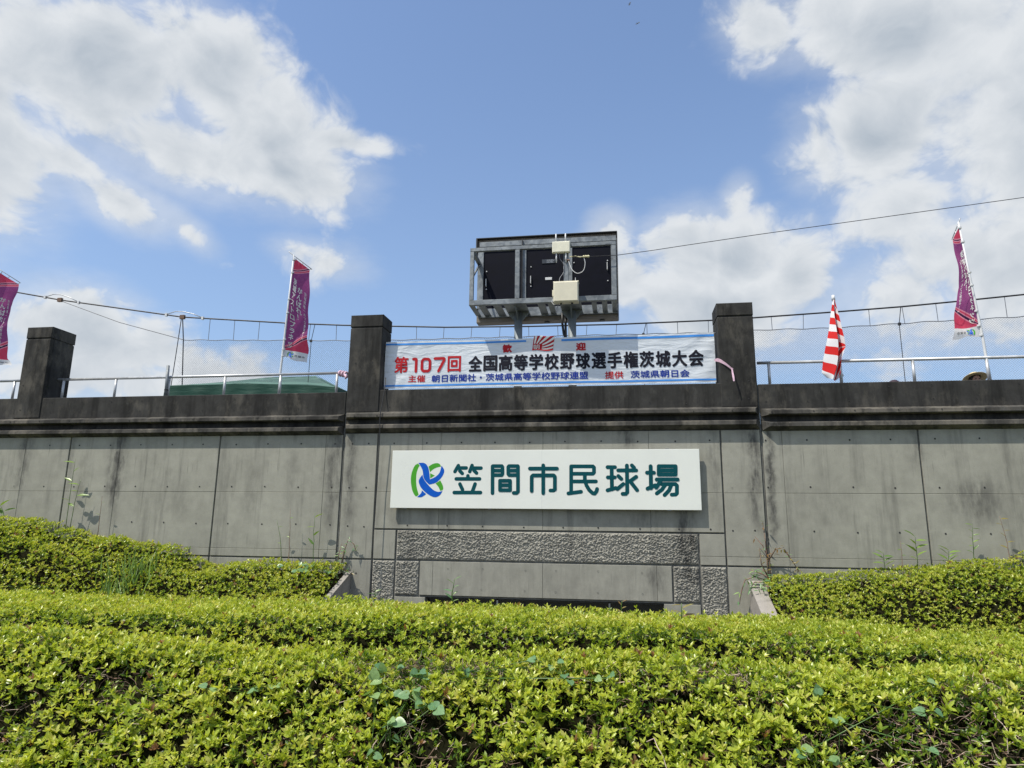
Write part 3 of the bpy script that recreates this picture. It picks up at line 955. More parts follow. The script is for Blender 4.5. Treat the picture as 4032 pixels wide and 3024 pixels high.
# newspaper flag emblem: red cloth, white rays from its lower hoist corner, character in the corner
def em_pt(u, v, lift):
    x = -1.505 + .37 * u + .032 * v
    z = 4.702 + .272 * v + .012 * math.sin(u * 6.0 + .4) * (1 - .3 * v)
    return ban_pt(kx(x), min(kz(z), kz(4.985)), lift)
em = MB().grid(lambda u, v: em_pt(u, v, .010), 12, 6).build('flag_emblem', M_RED, bn)
b = MB()
for k_ in range(6):
    a0, a1 = R(3 + 15.5 * k_ + 3), R(3 + 15.5 * k_ + 10.5)
    def edge_pt(a, r):
        c, s_ = math.cos(a), math.sin(a)
        m_ = min(1 / max(c, 1e-6), 1 / max(s_, 1e-6))
        return (.06 + .94 * c * m_ * r if True else 0, .03 + .97 * s_ * m_ * r)
    ra = .42
    n_ = 6
    row = [(edge_pt(a0, ra + (1 - ra) * q / n_), edge_pt(a1, ra + (1 - ra) * q / n_)) for q in range(n_ + 1)]
    for q in range(n_):
        b.poly([em_pt(*row[q][0], .0125), em_pt(*row[q + 1][0], .0125), em_pt(*row[q + 1][1], .0125), em_pt(*row[q][1], .0125)])
b.build('ray', M_SIGN, em)
v_, f_ = fit('朝', -1.485, -1.375, 4.725, 4.815, .012)
b = MB()
b.v = [ban_pt(kx(x), kz(z), .0135) for x, z in v_]
b.f = f_
b.build('lettering', M_SIGN, em)
# tie ropes of the banner
for x, z, x2 in ((BX0 + .01, 4.90, -4.22), (BX1 - .01, 4.90, 1.66)):
    MB().tube([(x, .2, z), (x2, .25, z + .02)], .004, 5).build('tie_rope', M_WHITEP, bn)


# ------------------------------------------------------------------ scoreboard frame seen from behind
sb = thing('scoreboard', 'galvanised steel scoreboard frame with dark panels on two posts above the banner', 'scoreboard', (-1.3, .36, 2.6))
AY, BY = -.13, .52
AX0, AX1, AZ0, AZ1 = -2.592, .004, 5.455, 6.535


def bar(x0, x1, y0, y1, z0, z1, name='frame_bar', par=None, mat=None):
    return MB().bbox(x0, x1, y0, y1, z0, z1, .005).build(name, mat or M_GALV, par or sb)


bar(AX0, AX1, AY, AY + .07, AZ0, AZ0 + .092)
bar(AX0, AX1, AY, AY + .06, AZ1 - .066, AZ1)
bar(AX0, AX0 + .072, AY + .002, AY + .06, AZ0 + .094, AZ1 - .068)
bar(AX1 - .088, AX1, AY + .002, AY + .06, AZ0 + .094, AZ1 - .068)
bar(-1.772, -1.690, AY + .002, AY + .06, AZ0 + .094, AZ1 - .068)
bar(-.910, -.825, AY + .002, AY + .06, AZ0 + .094, AZ1 - .068)
# depth bars at the corners and a diagonal brace
bar(AX0, AX0 + .06, AY + .061, BY - .002, AZ1 - .066, AZ1 - .006)
bar(AX1 - .06, AX1, AY + .061, BY - .002, AZ1 - .066, AZ1 - .006)
bar(AX0, AX0 + .085, AY + .071, BY - .002, AZ0, AZ0 + .02)
bar(AX1 - .085, AX1, AY + .071, BY - .002, AZ0, AZ0 + .02)
MB().tube([(AX0 + .03, AY + .07, AZ1 - .55), (AX0 + .03, BY, AZ1 - .07)], .022, 6).build('brace', M_GALV, sb)
MB().tube([(AX1 - .03, AY + .07, AZ1 - .55), (AX1 - .03, BY, AZ1 - .07)], .022, 6).build('brace', M_GALV, sb)
# rungs and plates of the underside
for x0, x1 in ((-2.43, -2.31), (-2.165, -2.03), (-1.375, -1.245), (-1.195, -1.095), (-.433, -.350), (-.255, -.165)):
    bar(x0, x1, AY + .071, BY - .002, AZ0 - .003, AZ0 + .012, 'rung')
for x0, x1 in ((-1.975, -1.580), (-.985, -.615)):
    bar(x0, x1, AY + .071, BY - .002, AZ0 - .004, AZ0 + .012, 'post_plate')
# inner back frame and cabinet
CB0, CB1 = -2.56, .012
bar(CB0, CB1, BY - .001, BY + .05, AZ0 - .03, AZ0 + .14, 'frame_bar')
for x0, x1 in ((-2.59, -2.475), (-1.745, -1.66), (-.895, -.80), (-.09, 0.008)):
    bar(x0, x1, BY - .003, BY + .05, AZ0 + .142, 6.735, 'frame_bar')
bar(CB0, CB1, BY - .001, BY + .05, 6.737, 6.80, 'frame_bar')
bar(CB0, CB1, BY - .001, BY + .05, 6.825, 6.925, 'frame_bar')
MB().bbox(-2.60, .022, BY + .052, BY + .26, 5.345, 6.99, .006).build('cabinet', M_CABIN, sb)
hood = MB()
hood.bbox(-2.625, .03, BY - .02, BY + .27, 6.99, 7.006, .003)
hood.box(-2.628, -2.603, BY - .02, BY + .27, 6.70, 6.989)
hood.box(.024, .034, BY - .02, BY + .27, 5.36, 6.989)
hood.build('hood', M_HOOD, sb)
MB().box(-1.738, -1.728, BY - .05, BY - .004, 5.6, 6.93).build('conduit', M_HOOD, sb)
for (x0, x1, handles, bolts) in ((-2.475, -1.745, [(-2.42, 6.11)], [(-2.415, 6.335), (-2.415, 5.98)]),
                                 (-1.66, -.895, [(-1.575, 6.13), (-.955, 6.38)], [(-1.572, 6.385), (-1.572, 6.005), (-.957, 6.43)]),
                                 (-.80, -.09, [(-.16, 6.33)], [(-.155, 6.44), (-.155, 6.05), (-.77, 6.43)])):
    p_ = MB().bbox(x0 + .002, x1 - .002, BY + .018, BY + .051, AZ0 + .142, 6.735, .004).build('door_panel', M_PANEL, sb)
    for hx_, hz_ in handles:
        MB().tube([(hx_, BY + .02, hz_ - .075), (hx_, BY - .012, hz_ - .068), (hx_, BY - .012, hz_ + .068), (hx_, BY + .02, hz_ + .075)], .008, 6).build('handle', M_WHITEP, p_)
    for hx_, hz_ in bolts:
        MB().tube([(hx_, BY + .02, hz_), (hx_, BY + .004, hz_)], .011, 8).build('bolt', M_WHITEP, p_)
# maker's plate and a small label on the middle door
pl = MB().bbox(-1.365, -1.125, BY + .008, BY + .017, 6.44, 6.52, .002).build('maker_plate', plain('plate_dark', (.035, .04, .05), .4), sb)
for body, z0 in (('MITSUBISHI', 6.484), ('ELECTRIC', 6.450)):
    v_, f_ = fit(body, -1.275, -1.135 if body[0] == 'M' else -1.15, z0, z0 + .026)
    b = MB()
    b.v = [(x, BY + .0065, z) for x, z in v_]
    b.f = f_
    b.build('lettering', M_MULL, pl)
MB().bbox(-1.305, -1.18, BY + .008, BY + .0175, 6.115, 6.165, .002).build('paper_label', M_WHITEP, sb)
# posts with gussets
for cx in (-1.775, -.80):
    MB().tube([(cx, .36, 2.605), (cx, .36, AZ0 - .005)], .073, 20).build('post', M_POSTP, sb, True)
    for sx in (-1, 1):
        g_ = MB()
        g_.prism([(.352, 5.449), (.368, 5.449), (.368, 5.25), (.352, 5.25)], cx + sx * .07, cx + sx * .071)
        x1_ = cx + sx * .185
        g_ = MB()
        for yy in (.352, .368):
            g_.v += [(cx + sx * .06, yy, 5.450), (x1_, yy, 5.450), (x1_, yy, 5.42), (cx + sx * .06, yy, 5.27)]
        g_.f = [(0, 1, 2, 3), (7, 6, 5, 4), (0, 4, 5, 1), (1, 5, 6, 2), (2, 6, 7, 3), (3, 7, 4, 0)]
        g_.build('gusset', M_POSTP, sb)
    g_ = MB()
    for xx in (cx - .008, cx + .008):
        g_.v += [(xx, .30, 5.450), (xx, AY + .09, 5.450), (xx, AY + .09, 5.42), (xx, .30, 5.27)]
    g_.f = [(0, 1, 2, 3), (7, 6, 5, 4), (0, 4, 5, 1), (1, 5, 6, 2), (2, 6, 7, 3), (3, 7, 4, 0)]
    g_.build('gusset', M_POSTP, sb)
for pts in ([(-.985, .45, 5.44), (-.985, .47, 5.25), (-.96, .46, 5.05), (-.92, .44, 4.93), (-.90, .44, 4.6)], [(-.925, .45, 5.44), (-.925, .46, 5.2), (-.92, .45, 4.95), (-.90, .45, 4.6)]):
    MB().tube(pts, .022, 8).build('power_conduit', M_BLACK, sb, True)
for cx in (-1.28, -.27):
    MB().tube([(cx, .66, 5.345), (cx, .66, 5.325)], .05, 14).build('drain_cap', M_HOOD, sb)

# wireless unit and terminal box bolted to the frame
ru = thing('wireless_unit', 'small cream wireless unit with four white rod antennas on the scoreboard frame', 'antenna', (-.945, -.15, 6.34))
b = MB()
b.bbox(-1.104, -.788, -.205, -.135, 6.342, 6.548, .014)
b.build('housing', M_CREAM, ru)
for x in (-1.04, -.872):
    MB().tube([(x, -.165, 6.548), (x, -.165, 6.705)], [.014, .011], 10).build('antenna', M_WHITEP, ru, True)
    MB().tube([(x + .006, -.165, 6.342), (x + .006, -.165, 6.168)], [.012, .013], 10).build('antenna', M_WHITEP, ru, True)
jb = thing('terminal_box', 'large beige terminal box hung under the wireless unit on the scoreboard', 'utility box', (-.86, -.2, 5.4))
MB().bbox(-1.075, -.648, -.30, -.136, 5.405, 5.765, .016).build('cover', M_BEIGE, jb)
MB().bbox(-1.082, -.640, -.27, -.135, 5.767, 5.782, .004).build('lid', M_BEIGE, jb)
MB().bbox(-1.098, -1.077, -.26, -.17, 5.52, 5.63, .004).build('latch', M_BEIGE, jb)
for x in (-.95, -.76):
    MB().tube([(x, -.2, 5.405), (x, -.2, 5.385)], .018, 10).build('cable_gland', M_HOOD, jb)
MB().tube([(-.70, -.2, 5.78), (-.70, -.2, 5.86)], .006, 6).build('stub_aerial', M_WHITEP, jb)

wr_lab = [('thin grey cable looping from the wireless unit to the beige box', [(-.98, -.16, 6.34), (-.97, -.15, 6.24), (-.91, -.14, 6.14), (-.905, -.14, 6.0), (-.97, -.17, 5.88), (-.98, -.2, 5.79)]),
          ('grey cable hanging in a loop from the overhead wire insulators', [(-.83, -.15, 6.22), (-.76, -.18, 6.02), (-.66, -.19, 5.94), (-.56, -.19, 5.99), (-.53, -.2, 6.12), (-.55, -.2, 6.215)]),
          ('short white lead bent under the beige terminal box', [(-1.085, -.18, 5.5), (-1.11, -.18, 5.44), (-1.07, -.18, 5.39), (-1.03, -.19, 5.41)]),
          ('dark lead dangling below the beige terminal box', [(-1.0, -.2, 5.40), (-1.02, -.19, 5.32), (-1.04, -.18, 5.24)])]
for i, (lab, pts) in enumerate(wr_lab):
    # refine polyline
    P = [Vector(p) for p in pts]
    fine_p = []
    for k_ in range(len(P) - 1):
        p0, p1, p2, p3 = P[max(k_ - 1, 0)], P[k_], P[k_ + 1], P[min(k_ + 2, len(P) - 1)]
        for q in range(5):
            t = q / 5
            fine_p.append(.5 * ((2 * p1) + (p2 - p0) * t + (2 * p0 - 5 * p1 + 4 * p2 - p3) * t * t + (3 * p1 - p0 - 3 * p2 + p3) * t ** 3))
    fine_p.append(P[-1])
    tag(MB().tube(fine_p, .006, 6).build('cable', M_WHITEP if i in (1, 2) else M_WIRE, None, True), lab, 'cable')

ow = thing('overhead_wire', 'thin dark overhead wire rising from the scoreboard to the right edge', 'wire', (-.75, -.2, 6.26))
P = [(-.76, 6.262), (-.48, 6.235), (0, 6.235), (.6, 6.29), (1.17, 6.354), (2.39, 6.485), (4.295, 6.67), (6.48, 6.885), (10, 7.26), (20, 8.5)]
MB().tube([(x, -.2, z) for x, z in P], .0055, 6).build('strand', M_BLACK, ow, True)
for x in (-.56, -.53, -.50, -.475):
    MB().tube([(x, -.2, 6.225), (x + .012, -.2, 6.255)], .018, 8).build('insulator', M_BRASS, ow, True)
MB().tube([(-.80, -.16, 6.265), (-.70, -.19, 6.26), (-.62, -.2, 6.235), (-.56, -.2, 6.24)], .010, 7).build('hook', M_BRASS, ow, True)
tag(MB().tube([(-.885, -.15, 6.22), (-.80, -.15, 6.20)], .02, 8).build('clamp', M_RUST, None), 'small rusty clamp gripping the scoreboard upright beside the antenna', 'clamp')

# black cable running down the wall
P = [(-4.10, -.02, 4.20), (-4.108, -.03, 3.95), (-4.118, -.145, 3.56), (-4.121, -.15, 3.4), (-4.11, -.145, 3.2), (-4.122, -.12, 2.4), (-4.137, -.125, 1.5), (-4.130, -.11, .4), (-4.13, -.06, -.1)]
tag(MB().tube(P, .0085, 6).build('drop_cable', M_BLACK, None, True), 'black cable hanging straight down the wall beside the left pillar', 'cable')


# ------------------------------------------------------------------ railings
def railing(lab, x0, x1, posts, z=4.38, ends=(1, 1)):
    t = thing('guard_rail', lab, 'railing', ((x0 + x1) / 2, .3, 3.955), 'pipe guard rails on the parapet')
    MB().tube([(x0, .3, z), (x1, .3, z)], .026, 14).build('top_rail', M_PIPE, t, True)
    for x in posts:
        MB().tube([(x, .3, 3.957), (x, .3, z - .02)], .024, 12).build('post', M_PIPE, t, True)
        MB().tube([(x, .3, 3.956), (x, .3, 3.972)], .042, 12).build('flange', M_PIPE, t)
    return t


railing('grey pipe rail on the left parapet, in front of the green tent', -11.03, -5.02, [-10.87, -9.715, -8.57, -7.405, -6.275, -5.155])
railing('grey pipe rail at the far left, beyond the leftmost pillar', -19.4, -11.72, [-11.98, -13.13, -14.28, -15.43, -16.58, -17.73, -18.88])
railing('grey pipe rail on the right parapet, in front of the netting', 2.32, 13.6, [2.507, 3.64, 4.76, 5.865, 6.99, 8.12, 9.25, 10.38, 11.5, 12.6])
t = thing('steel_pipe', 'short steel pipe strapped upright to the left rail', 'pipe', (-8.56, .27, 3.96))
MB().tube([(-8.562, .235, 3.96), (-8.585, .235, 4.595)], .03, 12).build('pipe', M_GALV, t, True)
MB().tube([(-8.566, .235, 4.10), (-8.567, .235, 4.125)], .036, 12).build('strap', M_BLACK, t)

# pink ribbons
rb = thing('ribbon_knot', 'pink ribbon knotted around the rail end by the left pillar', 'ribbon', (-5.1, .3, 4.3))
for k_ in range(3):
    a = [(-5.09 + .055 * k_ + .02 * math.cos(q * .9), .3 + .045 * math.cos(q * .9), 4.37 - .012 * k_ + .045 * math.sin(q * .9)) for q in range(8)]
    MB().tube(a, [.016, .022, .024, .02, .024, .02, .022, .014], 5).build('loop', M_PINK, rb, True)
MB().tube([(-4.99, .26, 4.34), (-4.95, .24, 4.29), (-4.965, .235, 4.25)], [.022, .028, .012], 5).build('tail', M_PINK, rb, True)
rb = thing('ribbon', 'pink ribbon stretched from the banner across the right pillar with a hanging tail', 'ribbon', (1.7, -.03, 4.2))


def ribbon(pts, w, name):
    b = MB()
    for (x, y, z, ww) in pts:
        b.v += [(x, y - .003, z + ww), (x, y + .003, z - ww)]
    for k_ in range(len(pts) - 1):
        b.f.append((2 * k_, 2 * k_ + 1, 2 * k_ + 3, 2 * k_ + 2))
    return b.build(name, M_PINK, rb, True)


ribbon([(1.60, .10, 4.40, .018), (1.64, .02, 4.385, .03), (1.68, -.03, 4.355, .03), (1.76, -.045, 4.295, .022), (1.82, -.05, 4.24, .018), (1.855, -.05, 4.205, .016)], .02, 'band')
b = MB()
for x, y, z, ww in ((1.852, -.052, 4.215, .010), (1.853, -.085, 4.14, .014), (1.856, -.12, 4.06, .016), (1.858, -.14, 3.985, .012)):
    b.v += [(x - ww, y, z), (x + ww, y + .004, z)]
for k_ in range(3):
    b.f.append((2 * k_, 2 * k_ + 2, 2 * k_ + 3, 2 * k_ + 1))
b.build('tail', M_PINK, rb)
MB().tube([(1.845, -.03, 4.21), (1.862, -.055, 4.215)], .012, 6).build('knot', M_PINK, rb)


# ------------------------------------------------------------------ backstop netting
NY = 2.2
net = thing('backstop_net', 'chain link backstop netting hung from a long black cable behind the wall', 'netting', (0, NY, 2.6))
CABLE = [(-24, 8.95), (-19, 7.95), (-14.74, 7.109), (-13.04, 6.77), (-9.80, 6.227), (-7.13, 5.985), (-5.93, 5.90), (-3.62, 5.775), (-1.83, 5.732), (-.03, 5.714), (1.87, 5.732), (2.66, 5.755), (4.25, 5.821), (5.42, 5.878), (6.41, 5.945), (7.6, 6.035), (11, 6.33), (18, 7.1)]
TOPN = [(-9.75, 5.687), (-9.1, 5.662), (-7.29, 5.597), (-5.91, 5.552), (-4.78, 5.527), (-2.48, 5.517), (0, 5.495), (1.86, 5.478), (2.96, 5.50), (4.2, 5.495), (4.79, 5.522), (5.4, 5.541), (6.0, 5.568), (6.7, 5.578), (7.4, 5.60), (10, 5.75), (14, 6.0)]
cx_, cz_ = zip(*CABLE)
tx_, tz_ = zip(*TOPN)
def cz(x): return float(np.interp(x, cx_, cz_))
def tz(x): return float(np.interp(x, tx_, tz_))
MB().tube([(x, NY, z) for x, z in CABLE], .016, 8).build('top_cable', M_BLACK, net, True)
xs_ = np.arange(-9.72, 13.9, .1)
MB().tube([(x, NY, tz(x) + .008 * math.sin(x * 10)) for x in xs_], .008, 6).build('edge_wire', M_WIRE, net, True)
zb, pitch, Hh = 3.0, .047, 2.8
V, Q = [], []
rw = .0013
for sg in (1, -1):
    c = -9.72 - 3.2
    while c < 13.9 + 3.2:
        # line z = zb + sg*(x-c)
        seg = []
        for q in range(0, 30):
            x = c + sg * q * .1
            z = zb + q * .1
            if -9.72 <= x <= 13.9 and z <= tz(x):
                seg.append((x, z))
        if len(seg) >= 2:
            xE = seg[-1]
            dz_ = max(0, min(.1, (tz(xE[0]) - xE[1]) * .9))
            a, e = seg[0], (xE[0] + sg * dz_, xE[1] + dz_)
            i = len(V)
            for (x, z) in (a, e):
                V += [(x - rw * sg * .8, NY - .004 * sg, z + rw * .8), (x + rw * sg * .8, NY - .004 * sg, z - rw * .8), (x, NY - .004 * sg + rw * 1.5, z)]
            for k_ in range(3):
                k2 = (k_ + 1) % 3
                Q.append((i + k_, i + k2, i + 3 + k2, i + 3 + k_))
        c += pitch
mo = link('net_mesh', np_mesh('net_mesh', np.array(V) - np.array(ORIG[net.name]), np.array(Q)), M_WIRE, net)
mo['kind'] = 'stuff'
hx_ = [-9.11 + .6065 * i for i in range(37)]
for i, x in enumerate(hx_):
    x2 = x + random.uniform(-.02, .02)
    MB().tube([(x, NY, cz(x)), (x2, NY, tz(x2))], .0065, 5).build('hanger', M_WIRE, net)
for x in (-6.62, .55, 5.40):
    MB().tube([(x + .03, NY + .02, cz(x)), (x - .03, NY + .02, tz(x)), (x - .035, NY + .02, 3.0)], .007, 6).build('stay_wire', M_BLACK, net)
    MB().box(x - .055, x - .005, NY - .01, NY + .03, tz(x) - .03, tz(x) + .02).build('clip', M_BLACK, net)
MB().tube([(-9.80, NY, 6.20), (-9.72, NY, 5.69), (-9.62, NY, 4.6), (-9.58, NY, 3.0)], .012, 6).build('stay_wire', M_BLACK, net)
MB().tube([(-9.83, NY, 6.20), (-9.86, NY, 5.4), (-9.90, NY, 4.5), (-9.94, NY, 3.0)], .009, 6).build('stay_wire', M_BLACK, net)
MB().tube([(-13.04, NY, 6.755), (-11.4, NY, 6.16), (-9.72, NY, 5.69)], .009, 6).build('stay_wire', M_WIRE, net)
for x in (-13.04, -9.80):
    MB().box(x - .06, x + .05, NY - .03, NY + .03, cz(x) - .045, cz(x) + .045).build('clamp', M_RUST, net)
    MB().tube([(x - .42, NY, cz(x - .42) + .01), (x - .2, NY, cz(x - .2) + .11), (x, NY, cz(x) + .13), (x + .25, NY, cz(x + .25) + .09), (x + .5, NY, cz(x + .5) + .01)], .010, 6).build('jumper', M_PIPE, net, True)
    for q in (-.42, .5):
        MB().box(x + q - .025, x + q + .025, NY - .022, NY + .022, cz(x + q) - .035, cz(x + q) + .035).build('clip', M_WHITEP, net)


# ------------------------------------------------------------------ green tent roof
tn = thing('event_tent', 'low green fabric tent roof showing over the left parapet', 'tent', (-7.7, 2.6, 2.6))
E1, E2, EY1, EY2 = -9.70, -5.78, 1.75, 3.9
PK = [(-7.85, 2.75, 4.90), (-6.75, 2.75, 4.93)]
ez = 4.50
def edge_sag(u): return .022 * math.sin(math.pi * u)
b = MB()
b.grid(lambda u, v: ((E1 + (E2 - E1) * u) * (1 - v) + (PK[0][0] + (PK[1][0] - PK[0][0]) * u) * v,
                     EY1 * (1 - v) + PK[0][1] * v,
                     (ez + .03 - .10 * u ** 3 + edge_sag(u)) * (1 - v) + (PK[0][2] - .02 * math.sin(math.pi * u)) * v - .03 * math.sin(math.pi * v) + .01 * math.sin(u * 17 + v * 3)), 28, 8)
b.grid(lambda u, v: ((E2 + (E1 - E2) * u) * (1 - v) + (PK[1][0] + (PK[0][0] - PK[1][0]) * u) * v, EY2 * (1 - v) + PK[0][1] * v, ez * (1 - v) + PK[0][2] * v - .03 * math.sin(math.pi * v)), 12, 6)
b.grid(lambda u, v: (E2 * (1 - v) + PK[1][0] * v, (EY1 + (EY2 - EY1) * u) * (1 - v) + PK[1][1] * v, (ez - .07 * (1 - u)) * (1 - v) + PK[1][2] * v - .03 * math.sin(math.pi * v)), 10, 6)
b.grid(lambda u, v: (E1 * (1 - v) + PK[0][0] * v, (EY2 + (EY1 - EY2) * u) * (1 - v) + PK[0][1] * v, (ez + .03 * u) * (1 - v) + PK[0][2] * v - .03 * math.sin(math.pi * v)), 10, 6)
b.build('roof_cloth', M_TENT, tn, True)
b = MB()
b.grid(lambda u, v: (E1 + (E2 - E1) * u, EY1 - .012 - .02 * v * math.sin(u * 40) - .03 * v, ez + .02 - .10 * u ** 3 + edge_sag(u) - .27 * v - .02 * math.sin(u * 9) * v), 60, 4)
b.grid(lambda u, v: (E2 + .012 + .02 * v * math.sin(u * 22), EY1 + (EY2 - EY1) * u, ez - .08 * (1 - u) - .27 * v), 24, 4)
b.grid(lambda u, v: (E1 - .012, EY2 + (EY1 - EY2) * u, ez + .02 * u - .27 * v), 20, 3)
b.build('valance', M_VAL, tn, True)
for x, y in ((E1 + .05, EY1 + .05), (E2 - .05, EY1 + .05), (E1 + .05, EY2 - .05), (E2 - .05, EY2 - .05)):
    MB().tube([(x, y, 2.6), (x, y, ez - .1)], .02, 8).build('leg', M_WHITEP, tn, True)
MB().tube([(E1 + .05, EY1 + .05, ez - .12), (E2 - .05, EY1 + .05, ez - .14)], .015, 8).build('cross_bar', M_WHITEP, tn, True)


# ------------------------------------------------------------------ nobori flags
def pscale(x, z, y, y0=.35):
    k_ = (11.5 + y) / (11.5 + y0)
    return (x * k_, y, 1.6 + (z - 1.6) * k_)


def nobori(lab, pole, hoist, fly, rod, mirror, seed, depth, base):
    """pole: list of (x,z); hoist/fly: edges from top to bottom; depth: y of the fly edge"""
    t = thing('banner_flag', lab, 'flag', base, 'tall purple supporters flags on poles')
    py = .345
    MB().tube([(x, py, z) for x, z in pole], [.022] * (len(pole) - 2) + [.017, .013], 10).build('pole', M_WHITEP, t, True)
    r0, r1 = rod
    MB().tube([(r0[0], r0[2], r0[1]), (r1[0], r1[2], r1[1])], .008, 6).build('cross_rod', M_PIPE, t, True)
    hz, hxx = [p[1] for p in hoist], [p[0] for p in hoist]
    fz, fxx = [p[1] for p in fly], [p[0] for p in fly]
    nh, nf = len(hoist) - 1, len(fly) - 1

    def surf(u, v, lift=0.0):
        a = (float(np.interp(v, np.linspace(0, 1, nh + 1), hxx)), float(np.interp(v, np.linspace(0, 1, nh + 1), hz)))
        c = (float(np.interp(v, np.linspace(0, 1, nf + 1), fxx)), float(np.interp(v, np.linspace(0, 1, nf + 1), fz)))
        A = Vector((a[0], py, a[1]))
        Bv = Vector(pscale(c[0], c[1], depth, .345))
        p = A.lerp(Bv, u)
        rip = (.045 * math.sin(u * 5.0 + v * 9 + seed) + .025 * math.sin(v * 21 + seed * 2 + u * 3)) * min(1, u * 3) * (.35 + .65 * min(1, v * 3))
        p.y += rip - lift
        if v > .9: p.z += .018 * math.sin(u * 8 + seed) * (v - .9) * 10
        return p
    MB().grid(lambda u, v: surf(u, v), 14, 60).build('cloth', M_NOB, t, True)

    def glyphs(body, uc, v0, v1, w, mat, off, name='lettering'):
        b = MB()
        n = len(body)
        hgt = (v1 - v0) / n
        for i, ch in enumerate(body):
            if ch == ' ': continue
            v_, f_ = text_mesh(ch, 0.0, 2)
            for q4 in range(4 if off > .02 else 1):
                ox, oz = ((.022, 0), (-.022, 0), (0, .022), (0, -.022))[q4] if off > .02 else (0, 0)
                i0 = len(b.v)
                for gx, gy in v_:
                    gx, gy = gx - .5 + ox, gy - .38 + oz
                    if ch == 'ー': gx, gy = gy, -gx
                    b.v.append(tuple(surf(min(.99, max(.01, uc + gx * w)), v0 + hgt * (i + .5) - gy * hgt * .98, .012 + .0002 * q4)))
                b.f += [tuple(i0 + q for q in p) for p in f_]
        b.build(name, mat, t)
    tm = M_SIGN
    glyphs('茨城アストロプラネッツ', .23, .235, .825, .22, tm, .030)
    glyphs('がんばれ！', .52, .265, .53, .24, tm, .030)
    glyphs('茨城県唯一のプロ野球チーム', .79, .26, .70, .125, tm, .006)
    b = MB()
    for i, ch in enumerate('笠間市'):
        v_, f_ = text_mesh(ch, .01, 2)
        i0 = len(b.v)
        b.v += [tuple(surf(.52 + i * .135 + gx * .125, .945 - gy * .032, .012)) for gx, gy in v_]
        b.f += [tuple(i0 + q for q in p) for p in f_]
    b.build('lettering', M_INK, t)
    e_ = MB().grid(lambda u, v: surf(.25 + .003 * u, .9 + .001 * v, .004), 1, 1).build('emblem', M_SIGN, t)
    for li, (colr, pts) in enumerate(LOGO):
        o2 = smooth_poly(pts, 3)
        b = MB()
        b.v = [tuple(surf(.18 + (p.x + 3.52) / .53 * .27, .945 - (p.y - 2.30) / .53 * .080, .010 + .001 * li)) for p in o2]
        b.f = fill_poly(o2)
        b.build(colr + '_band', {'green': M_LGREEN, 'blue': M_LBLUE, 'white': M_SIGN}[colr], e_)
    for v in (.02, .2, .42, .52, .72, .86, .985):
        p = surf(0, v)
        q = surf(.05, v)
        MB().tube([(p.x, py, p.z - .014), (p.x, py, p.z + .014)], .030, 8).build('loop', M_WHITEP, t)
    for u in (.12, .5, .97):
        p = surf(u, 0.0)
        q = Vector((r0[0], r0[2], r0[1])).lerp(Vector((r1[0], r1[2], r1[1])), (u + .28) / 1.28)
        MB().tube([tuple(p), tuple(q)], .007, 5).build('loop', M_WHITEP, t)
    return t


def sc(x, z, y):
    q = pscale(x, z, y)
    return (q[0], q[2], q[1])


nobori('tall purple and red supporters flag by the green tent', [(-6.312, 3.96), (-6.312, 4.475), (-6.302, 4.714), (-6.272, 5.656), (-6.237, 6.792)],
       [(-6.215, 6.72), (-6.235, 6.35), (-6.262, 5.66), (-6.285, 5.0), (-6.292, 4.73)],
       [(-5.872, 6.46), (-5.866, 6.06), (-5.852, 5.59), (-5.800, 5.16), (-5.785, 4.86), (-5.81, 4.60)],
       (sc(-6.355, 6.87, .27), sc(-5.835, 6.47, .62)), False, 0.3, .62, (-6.31, .345, 3.96))
nobori('purple and red supporters flag cut by the left edge of the picture', [(-13.05, 3.96), (-13.05, 4.5), (-13.02, 4.8), (-12.97, 5.7), (-12.87, 6.84)],
       [(-12.85, 6.75), (-12.88, 6.35), (-12.95, 5.66), (-12.99, 5.0), (-13.01, 4.76)],
       [(-12.325, 6.46), (-12.36, 6.2), (-12.41, 5.96), (-12.35, 5.52), (-12.37, 5.15), (-12.31, 4.86), (-12.17, 4.72)],
       (sc(-13.0, 6.9, .27), sc(-12.283, 6.484, .62)), False, 1.9, .62, (-13.05, .345, 3.96))
nobori('twisted purple and red supporters flag at the far right, beside the straw hat', [(5.908, 3.96), (5.885, 4.386), (5.876, 4.728), (5.81, 5.69), (5.737, 6.763)],
       [(5.742, 6.68), (5.765, 6.4), (5.805, 5.9), (5.822, 5.45), (5.832, 5.0), (5.862, 4.765)],
       [(5.612, 6.44), (5.615, 6.2), (5.625, 5.92), (5.638, 5.62), (5.56, 5.35), (5.505, 5.143), (5.442, 4.88), (5.418, 4.706)],
       (sc(5.78, 6.83, .30), sc(5.605, 6.45, .56)), True, 4.2, .50, (5.9, .345, 3.96))

